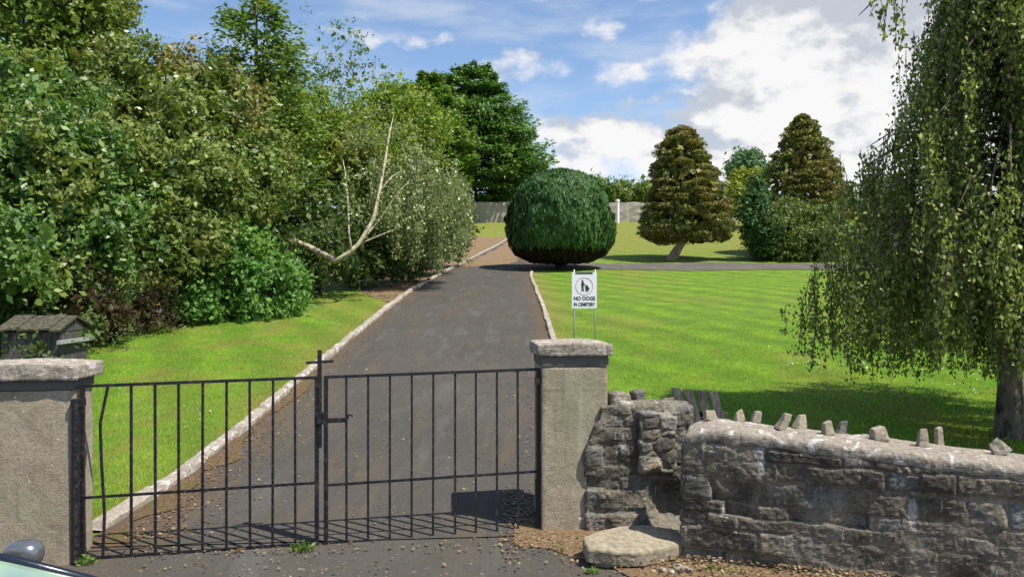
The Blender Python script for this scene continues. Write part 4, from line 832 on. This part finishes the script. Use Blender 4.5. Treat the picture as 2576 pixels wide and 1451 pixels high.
# --- bronze cypresses: rounded foliage pads
def pad_tree(name, px, Db, rows, label, mat, seed, lean_px=0, ls=.16, ncl=900, per=30, cr=.30, trunk_r=.22, group=None, base_off=0):
    """rows: (photo y, centre px, half width px) describing the outline"""
    r = np.random.default_rng(seed); x = (px - CX) / F * Db; base = np.array([x, Db, float(gz(x, Db))]); t = thing(name, base, label, 'tree', group)
    rows = sorted(rows); yy_ = np.array([a[0] for a in rows]); cc = np.array([a[1] for a in rows]); ww = np.array([a[2] for a in rows])
    pads = []; k = 0; npad = 150
    u = r.uniform(yy_[0], yy_[-1], npad * 3); wsel = np.interp(u, yy_, ww); u = u[r.uniform(0, ww.max(), len(u)) < wsel][:npad]
    for q in u:
        c0 = np.interp(q, yy_, cc); w0 = np.interp(q, yy_, ww); th_ = r.uniform(0, 2 * math.pi); rp = w0 * Db / F; s_ = r.uniform(.28, .48) * Db / 44; p = at(c0, q, Db)
        pads.append((p[0] + math.cos(th_) * max(rp - s_, .05), p[1] + math.sin(th_) * max(rp - s_, .05), p[2] - r.uniform(0, .1), s_ * 1.5, s_ * 1.5, s_ * .62))
    pads = np.array(pads); k = np.repeat(np.arange(len(pads)), int(ncl * per / len(pads))); d = rdir(len(k), r); d[:, 2] = np.abs(d[:, 2]) * np.where(r.random(len(k)) < .75, 1, -1)
    P = pads[k, :3] + d * pads[k, 3:] * (1 - np.abs(r.normal(0, .2, len(k))))[:, None]; outd = unit(P - np.array([base[0], base[1], 0]) * [1, 1, 0] - np.array([0, 0, 1]) * P[:, 2:3])
    N = unit(d + r.normal(0, .35, d.shape)); A = outd + r.normal(0, .5, d.shape); L = ls * r.uniform(.6, 1.4, len(k)); V, Q = cards(P, A, N, L, L * .5)
    nf = 3000; uu = r.uniform(yy_[0], yy_[-1], nf); th_ = r.uniform(0, 6.28, nf); ri = np.interp(uu, yy_, ww) * Db / F * r.uniform(0, .8, nf) ** .5; cx_ = np.interp(uu, yy_, cc)
    Pi = np.stack([(cx_ - CX) / F * Db + np.cos(th_) * ri, Db + np.sin(th_) * ri, HC + (CY - uu) / F * Db], 1); V2, Q2 = cards(Pi, rdir(nf, r), rdir(nf, r), .45, .3)
    V, Q = np.vstack([V, V2]), np.vstack([Q, Q2 + len(V)])
    o = bpy.data.objects.new('crown', mesh('crown', V - base, [Q], mat)); C.objects.link(o); o.parent = t
    mb = MB(); top = at(cc[0], yy_[0], Db); mid = at(cc[-1] + lean_px * .3, yy_[-1] - 30, Db); mb.tube([base - [.05, 0, .3], base + [0, 0, .05], base * .5 + mid * .5, mid, (mid + top) / 2, top - [0, 0, .5]], [trunk_r * 1.7, trunk_r * 1.35, trunk_r, trunk_r * .85, trunk_r * .6, .03], 10)
    for q in pads[::6]:
        a_ = mid + (top - mid) * np.clip((q[2] - mid[2]) / (top[2] - mid[2] + 1e-6) - .08, 0, 1); mb.tube([a_, q[:3]], [.05, .02], 4)
    mb.build('trunk', M['bark_cyp'], t, True); return t
pad_tree('bronze_cypress', 1690, 43.5, [(322, 1715, 10), (335, 1715, 38), (365, 1712, 58), (400, 1715, 70), (440, 1722, 84), (480, 1728, 98), (520, 1728, 108), (560, 1725, 112), (585, 1724, 114), (606, 1740, 84)],
         'bronze tinged cypress with a bare leaning trunk beside the side road', LM['N'], 61, lean_px=-20, ncl=2300, ls=.125)
pad_tree('bronze_cypress', 2010, 47.0, [(292, 2018, 8), (310, 2018, 32), (345, 2018, 52), (390, 2020, 76), (440, 2018, 92), (500, 2015, 108), (560, 2012, 115), (620, 2010, 115), (655, 2010, 90)],
         'bronze cypress with foliage nearly to the ground, partly behind the weeping birch', LM['N'], 63, ncl=2300, ls=.13, trunk_r=.2)
bl = lobed([pb(2000, 615, 43.6, 95, 45, 1.9), pb(1960, 590, 44, 80, 62, 1.9), pb(2050, 590, 44, 80, 68, 1.9), pb(2000, 555, 44.5, 50, 50, 1.5)], 7, 65, s=(.2, .4))
tree('green_bush', 1985, 44, bl, leafy(bl, 1100, 24, .34, .15, 65, low=-.95), LM['V'], M['bark'], .12, 'olive green bush standing in front of the far bronze cypress', 'bush', seed=65, crown='foliage')
bl = lobed([pb(1900, 545, 43.0, 40, 80, .95), pb(1925, 600, 43.0, 38, 55, .9), pb(1905, 485, 43.2, 26, 42, .7)], 4, 66, s=(.3, .5)); tree('dark_yew', 1895, 43.1, bl, leafy(bl, 520, 24, .24, .14, 66, low=-.95), LM['Y'], M['bark_dark'], .1, 'narrow dark evergreen at the left side of the olive bush', 'shrub', seed=66)
# far planting behind the boundary wall
bl = [pb(1500 + 26 * i, 484 + (i % 2) * 4 + i * .6, 92, 26, 30 if i < 2 else 20, 2) for i in range(7)]
tree('far_hedge', 1570, 92, bl, leafy(bl, 500, 24, .9, .42, 67, fill=.3), LM['U'], M['bark'], .2, 'pale green hedge row behind the distant boundary wall', 'hedge', seed=67, crown='foliage')
bl = lobed([pb(1880, 430, 100, 48, 38, 2.5)], 6, 68); tree('far_tree', 1880, 100, bl, leafy(bl, 260, 22, .9, .45, 68), LM['Q'], M['bark'], .3, 'bluish distant tree between the two bronze cypresses', seed=68)
bl = lobed([pb(1880, 470, 72, 44, 38, 2.0), pb(1852, 515, 70, 22, 40, 1.6)], 6, 69); tree('golden_bush', 1875, 71, bl, leafy(bl, 420, 22, .6, .32, 69), LM['P'], M['bark'], .2, 'golden yellow bush behind and between the bronze cypresses', 'bush', seed=69, crown='foliage')
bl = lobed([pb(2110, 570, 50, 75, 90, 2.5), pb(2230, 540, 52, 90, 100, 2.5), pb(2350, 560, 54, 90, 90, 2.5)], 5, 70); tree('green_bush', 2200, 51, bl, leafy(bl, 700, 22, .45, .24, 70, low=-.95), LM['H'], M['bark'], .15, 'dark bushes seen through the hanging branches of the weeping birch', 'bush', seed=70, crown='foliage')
bl = [pb(1190 + 30 * i, 508, 86, 28, 14, 1.2) for i in range(4)]; tree('bank_plants', 1230, 86, bl, leafy(bl, 90, 20, .7, .35, 71), LM['P'], M['bark'], .1, 'dry yellow plants on the bank above the wall at the drive end', 'plants', seed=71, crown='foliage')

# --- distant grey boundary wall with a white post
fw = thing('boundary_wall', (6, 80, float(gz(6, 80))), 'distant grey stone boundary wall beyond the far lawn', 'wall')
rough((40, .6, 3.9), .35, .06, 'wall_body', M['kerb'], place(4, 80, 9.45, .02), fw, (1.2, .8, .5), 91, .1, None, .05)
o = MB(); o.tube([(11.02, 78.6, float(gz(11, 78.6)) - .2), (11.02, 78.6, 11.35)], .15, 8); o.tube([(11.02, 78.6, 11.3), (11.02, 78.6, 11.5), (11.02, 78.6, 11.55)], [.2, .2, .1], 8); o = o.build('white_post', M['white'])
recentre(o); tag(o, 'white post standing before the distant wall just right of the clipped yew', 'post')

# --- near weeping birch on the right
r = np.random.default_rng(77); bX, bY = 5.96, 9.05; KB = .975; hs_ = lambda h: HC + (h - HC) * KB; zb = float(gz(bX, bY)); base = np.array([bX, bY, zb])
t = thing('weeping_birch', base, 'large near weeping birch with hanging strands filling the right side', 'tree')
mb = MB(); P = np.array([[bX, bY, zb - .3], [bX, bY, zb + .05], [bX + .01, bY, 1.1], [bX, bY, 1.8], [bX - .03, bY, 2.8], [bX + .03, bY, 4.4], [bX - .04, bY, 6.3], [bX, bY, 9.0]]); mb.tube(P, [.22, .165, .135, .125, .115, .09, .055, .015], 16)
starts = []; ends = []
for k in range(310):
    h_ = 1.9 + 5.8 * r.random() ** 1.35; h = hs_(h_); th_ = r.uniform(0, 2 * math.pi); Rm = KB * np.interp(h_, [1.8, 2.2, 3.4, 4.4, 5.4, 6.5, 8.4], [2.7, 2.7, 2.25, 1.66, 1.16, .86, .3]) * r.uniform(.12, 1.0) ** .45; d = np.array([math.cos(th_), math.sin(th_), 0])
    tip = np.array([bX, bY, h]) + d * Rm; h0 = min(h + .35 + .25 * Rm * r.uniform(.4, 1.6), 8.0); top_ = (tip + [bX, bY, h0]) / 2; top_[2] = max(h, h0) + .22 * Rm
    s_ = np.linspace(0, 1, 7)[:, None]; pts = (1 - s_) ** 2 * np.array([bX, bY, h0]) + 2 * s_ * (1 - s_) * top_ + s_ ** 2 * tip; mb.tube(pts[:6], np.linspace(.018 + .006 * Rm, .004, 6), 4)
    for q in range(6):
        u = r.uniform(.55, 1); p = (1 - u) ** 2 * np.array([bX, bY, h0]) + 2 * u * (1 - u) * top_ + u * u * tip + r.normal(0, .06, 3); starts.append(p)
        rr_ = math.hypot(p[0] - bX, p[1] - bY); front = max(0, (bY - p[1]) / 2.6); zlow = hs_(np.interp(rr_ / KB, [0, .5, 1.2, 2.0, 2.8], [1.8, 1.35, .98, 1.10, 1.50])) + front * .42 + abs(r.normal(0, .22)); ends.append(max(zlow, p[2] - r.uniform(.35, 1.9)))
mb.build('trunk', M['bark_birch'], t, True)
V, Q, tw = strands(np.array(starts), ends, r, step=.05, ls=.055, spread=.045, sway=.16, per=4.6)
# small sprig reaching out at the top left
sp = at(2180, 20, 9.0); V4, Q4, tw4 = strands(np.array([at(a, b, 9.0) for a, b in ((2195, 5), (2215, -20), (2235, -30), (2255, -30), (2275, -40), (2250, -10), (2225, 20))]), [at(0, b, 9.0)[2] for b in (45, 85, 100, 70, 120, 110, 60)], r, step=.05, ls=.07, spread=.03, per=2.4)
mb = MB(); mb.tube([[bX - .04, bY, 6.3], at(2400, -120, 9.0), at(2275, -45, 9.0), at(2190, 10, 9.0), at(2160, 40, 9.0)], [.05, .04, .02, .01, .004], 5); mb.build('branch', M['bark_birch'], t)
o = bpy.data.objects.new('crown', mesh('crown', np.vstack([V, V4]) - base, [np.vstack([Q, Q4 + len(V)])], LM['Rr'])); C.objects.link(o); o.parent = t
mb = MB(); [mb.tube(p_, .0055, 3, False) for p_ in tw + tw4]; mb.build('twigs', M['bark'], t)

# ------------------------------------------------------------------ small ground cover
def blades(n_, area, hgt, wdt, mat, name, seed, ok=None):
    r = np.random.default_rng(seed); x0, x1, y0, y1 = area; yb = y0 + (y1 - y0) * r.random(n_) ** 1.5; xb = r.uniform(x0, x1, n_)
    if ok is not None: k = ok(xb, yb); xb, yb = xb[k], yb[k]
    z = gz(xb, yb); n_ = len(xb); P = np.stack([xb, yb, z], 1); a = r.uniform(0, 6.28, n_); s = np.stack([np.cos(a), np.sin(a), 0 * a], 1) * wdt / 2; h = hgt * r.uniform(.5, 1.5, n_)
    tip = P + np.stack([r.normal(0, .35, n_) * h, r.normal(0, .35, n_) * h, h], 1); V = np.stack([P - s, P + s, tip], 1)[r.random(n_) < np.clip((y1 - yb) / (y1 - y0) * 1.8, 0, 1)].reshape(-1, 3); return tag(obj(name, mesh(name, V, [np.arange(len(V)).reshape(-1, 3)], mat)), 'short mown grass of the lawns beside the drive', 'grass', kind='stuff')
kl = np.vectorize(KL); kr = np.vectorize(KR)
LM['gr'] = m_leaf('grass blade', [(.085, .19, .014), (.145, .27, .022), (.22, .34, .05)], trans=.35, patch=(1.1, (.19, .17, .035)), k0=1.5)
blades(90000, (-9, -3.2, 7.0, 22), .035, .008, LM['gr'], 'grass', 101, lambda x, y: x < kl(y) - .16)
blades(150000, (.8, 11, 7.2, 20), .035, .008, LM['gr'], 'grass', 103, lambda x, y: (x > kr(y) + .12) & (y > 7.3 + 0 * x))
# fallen leaves
LM['fall'] = m_leaf('fallen leaf', [(.13, .075, .035), (.24, .155, .075), (.38, .30, .18)], trans=.1, k0=.85)
r = np.random.default_rng(111); PP = []
for n_, f in ((1900, lambda n_: (-3.45 + np.abs(r.normal(0, .38, n_)), 6.7 + 13 * r.random(n_) ** 1.6)), (1100, lambda n_: (.75 - np.abs(r.normal(0, .4, n_)), r.uniform(6.8, 14, n_))),
              (1800, lambda n_: (r.uniform(-.1, 4, n_), None)), (700, lambda n_: (r.uniform(-3.4, .7, n_), r.uniform(6.7, 22, n_))), (220, lambda n_: (r.uniform(-3.5, .3, n_), 6.42 + .1 * r.uniform(-3.6, .3, n_) / 3.6 + r.normal(0, .06, n_))), (260, lambda n_: (r.uniform(-3, 1, n_), r.uniform(5.2, 6.3, n_))), (700, lambda n_: (r.uniform(-.1, .55, n_), r.uniform(6.75, 7.6, n_)))):
    x, y = f(n_)
    if y is None: y = np.array([wall_front(q) for q in x]) - np.abs(r.normal(0, .25, n_)) + .02
    PP.append(np.stack([x, y, gz(x, y) + .045 * (y < 5.9) + .030], 1))
P = np.concatenate(PP); P[:, 2] += r.uniform(0, .012, len(P)); n_ = len(P); Lf = .030 * r.uniform(.5, 1.5, n_)
V, Q = cards(P, r.normal(size=(n_, 3)) * [1, 1, .15], np.array([0, 0, 1]) + r.normal(0, .3, (n_, 3)), Lf, Lf * .6); tag(obj('fallen_leaves', mesh('fallen_leaves', V, [Q], LM['fall'])), 'scattered tan fallen leaves on the drive and soil', 'leaf litter', kind='stuff')
# weeds
LM['weed'] = m_leaf('weed green', [(.04, .09, .015), (.09, .15, .03), (.13, .20, .05)])
def weed(px, py, D, s, label, seed):
    r = np.random.default_rng(seed); x = (px - CX) / F * D; z = float(gz(x, D)) + .02; n_ = 90; a = r.uniform(0, 6.28, n_); rad = r.uniform(0, 1, n_) ** .7 * s; P = np.stack([x + np.cos(a) * rad, D + np.sin(a) * rad * .6, z + r.uniform(.0, .8, n_) * s * (1 - rad / s * .6)], 1)
    A = np.stack([np.cos(a), np.sin(a), .6 + 0 * a], 1) + r.normal(0, .3, (n_, 3)); V, Q = cards(P, A, rdir(n_, r) + [0, 0, .6], s * .5 * r.uniform(.5, 1.3, n_), s * .2); o = obj('weed', mesh('weed', V, [Q], LM['weed'])); recentre(o); tag(o, label, 'weed')
weed(762, 1385, 6.38, .11, 'low weed growing under the meeting stiles of the two gates', 1)
weed(215, 1425, 6.22, .09, 'weed tuft at the foot of the left gate post', 2)
weed(1790, 1432, 5.72, .07, 'small weed on the soil at the foot of the dark wall', 3)
weed(1490, 1430, 5.75, .06, 'small weed tuft just below the left end of the step stone', 4)
weed(400, 835, 16.4, .30, 'grassy weeds at the foot of the bramble beside the lawn', 5)

r = np.random.default_rng(131); PD = []
for px, py, n_, sx, sy in ((2180, 915, 60, 45, 10), (2000, 915, 35, 30, 8), (2440, 930, 40, 40, 12), (2380, 960, 25, 60, 20), (2100, 870, 20, 90, 30), (620, 1020, 25, 60, 30), (500, 1060, 20, 50, 30)):
    for _ in range(n_):
        qx, qy = px + r.normal(0, sx), py + r.normal(0, sy); k = (qx - CX) / F; lo, hi = 7.0, 30.0
        for _i in range(30):
            md = (lo + hi) / 2
            if CY - (float(gz(k * md, md)) - HC) * F / md > qy: lo = md
            else: hi = md
        if k * lo > 1.2 or k * lo < -4.0: PD.append((k * lo, lo, float(gz(k * lo, lo)) + .045))
PD = np.array(PD); n_ = len(PD); V, Q = cards(PD, r.normal(size=(n_, 3)) * [1, 1, .1], np.array([0, 0, 1]) + r.normal(0, .15, (n_, 3)), .026, .026)
tag(obj('daisies', mesh('daisies', V, [Q], M['white'])), 'small white daisies dotted in the lawns', 'daisies', kind='stuff')
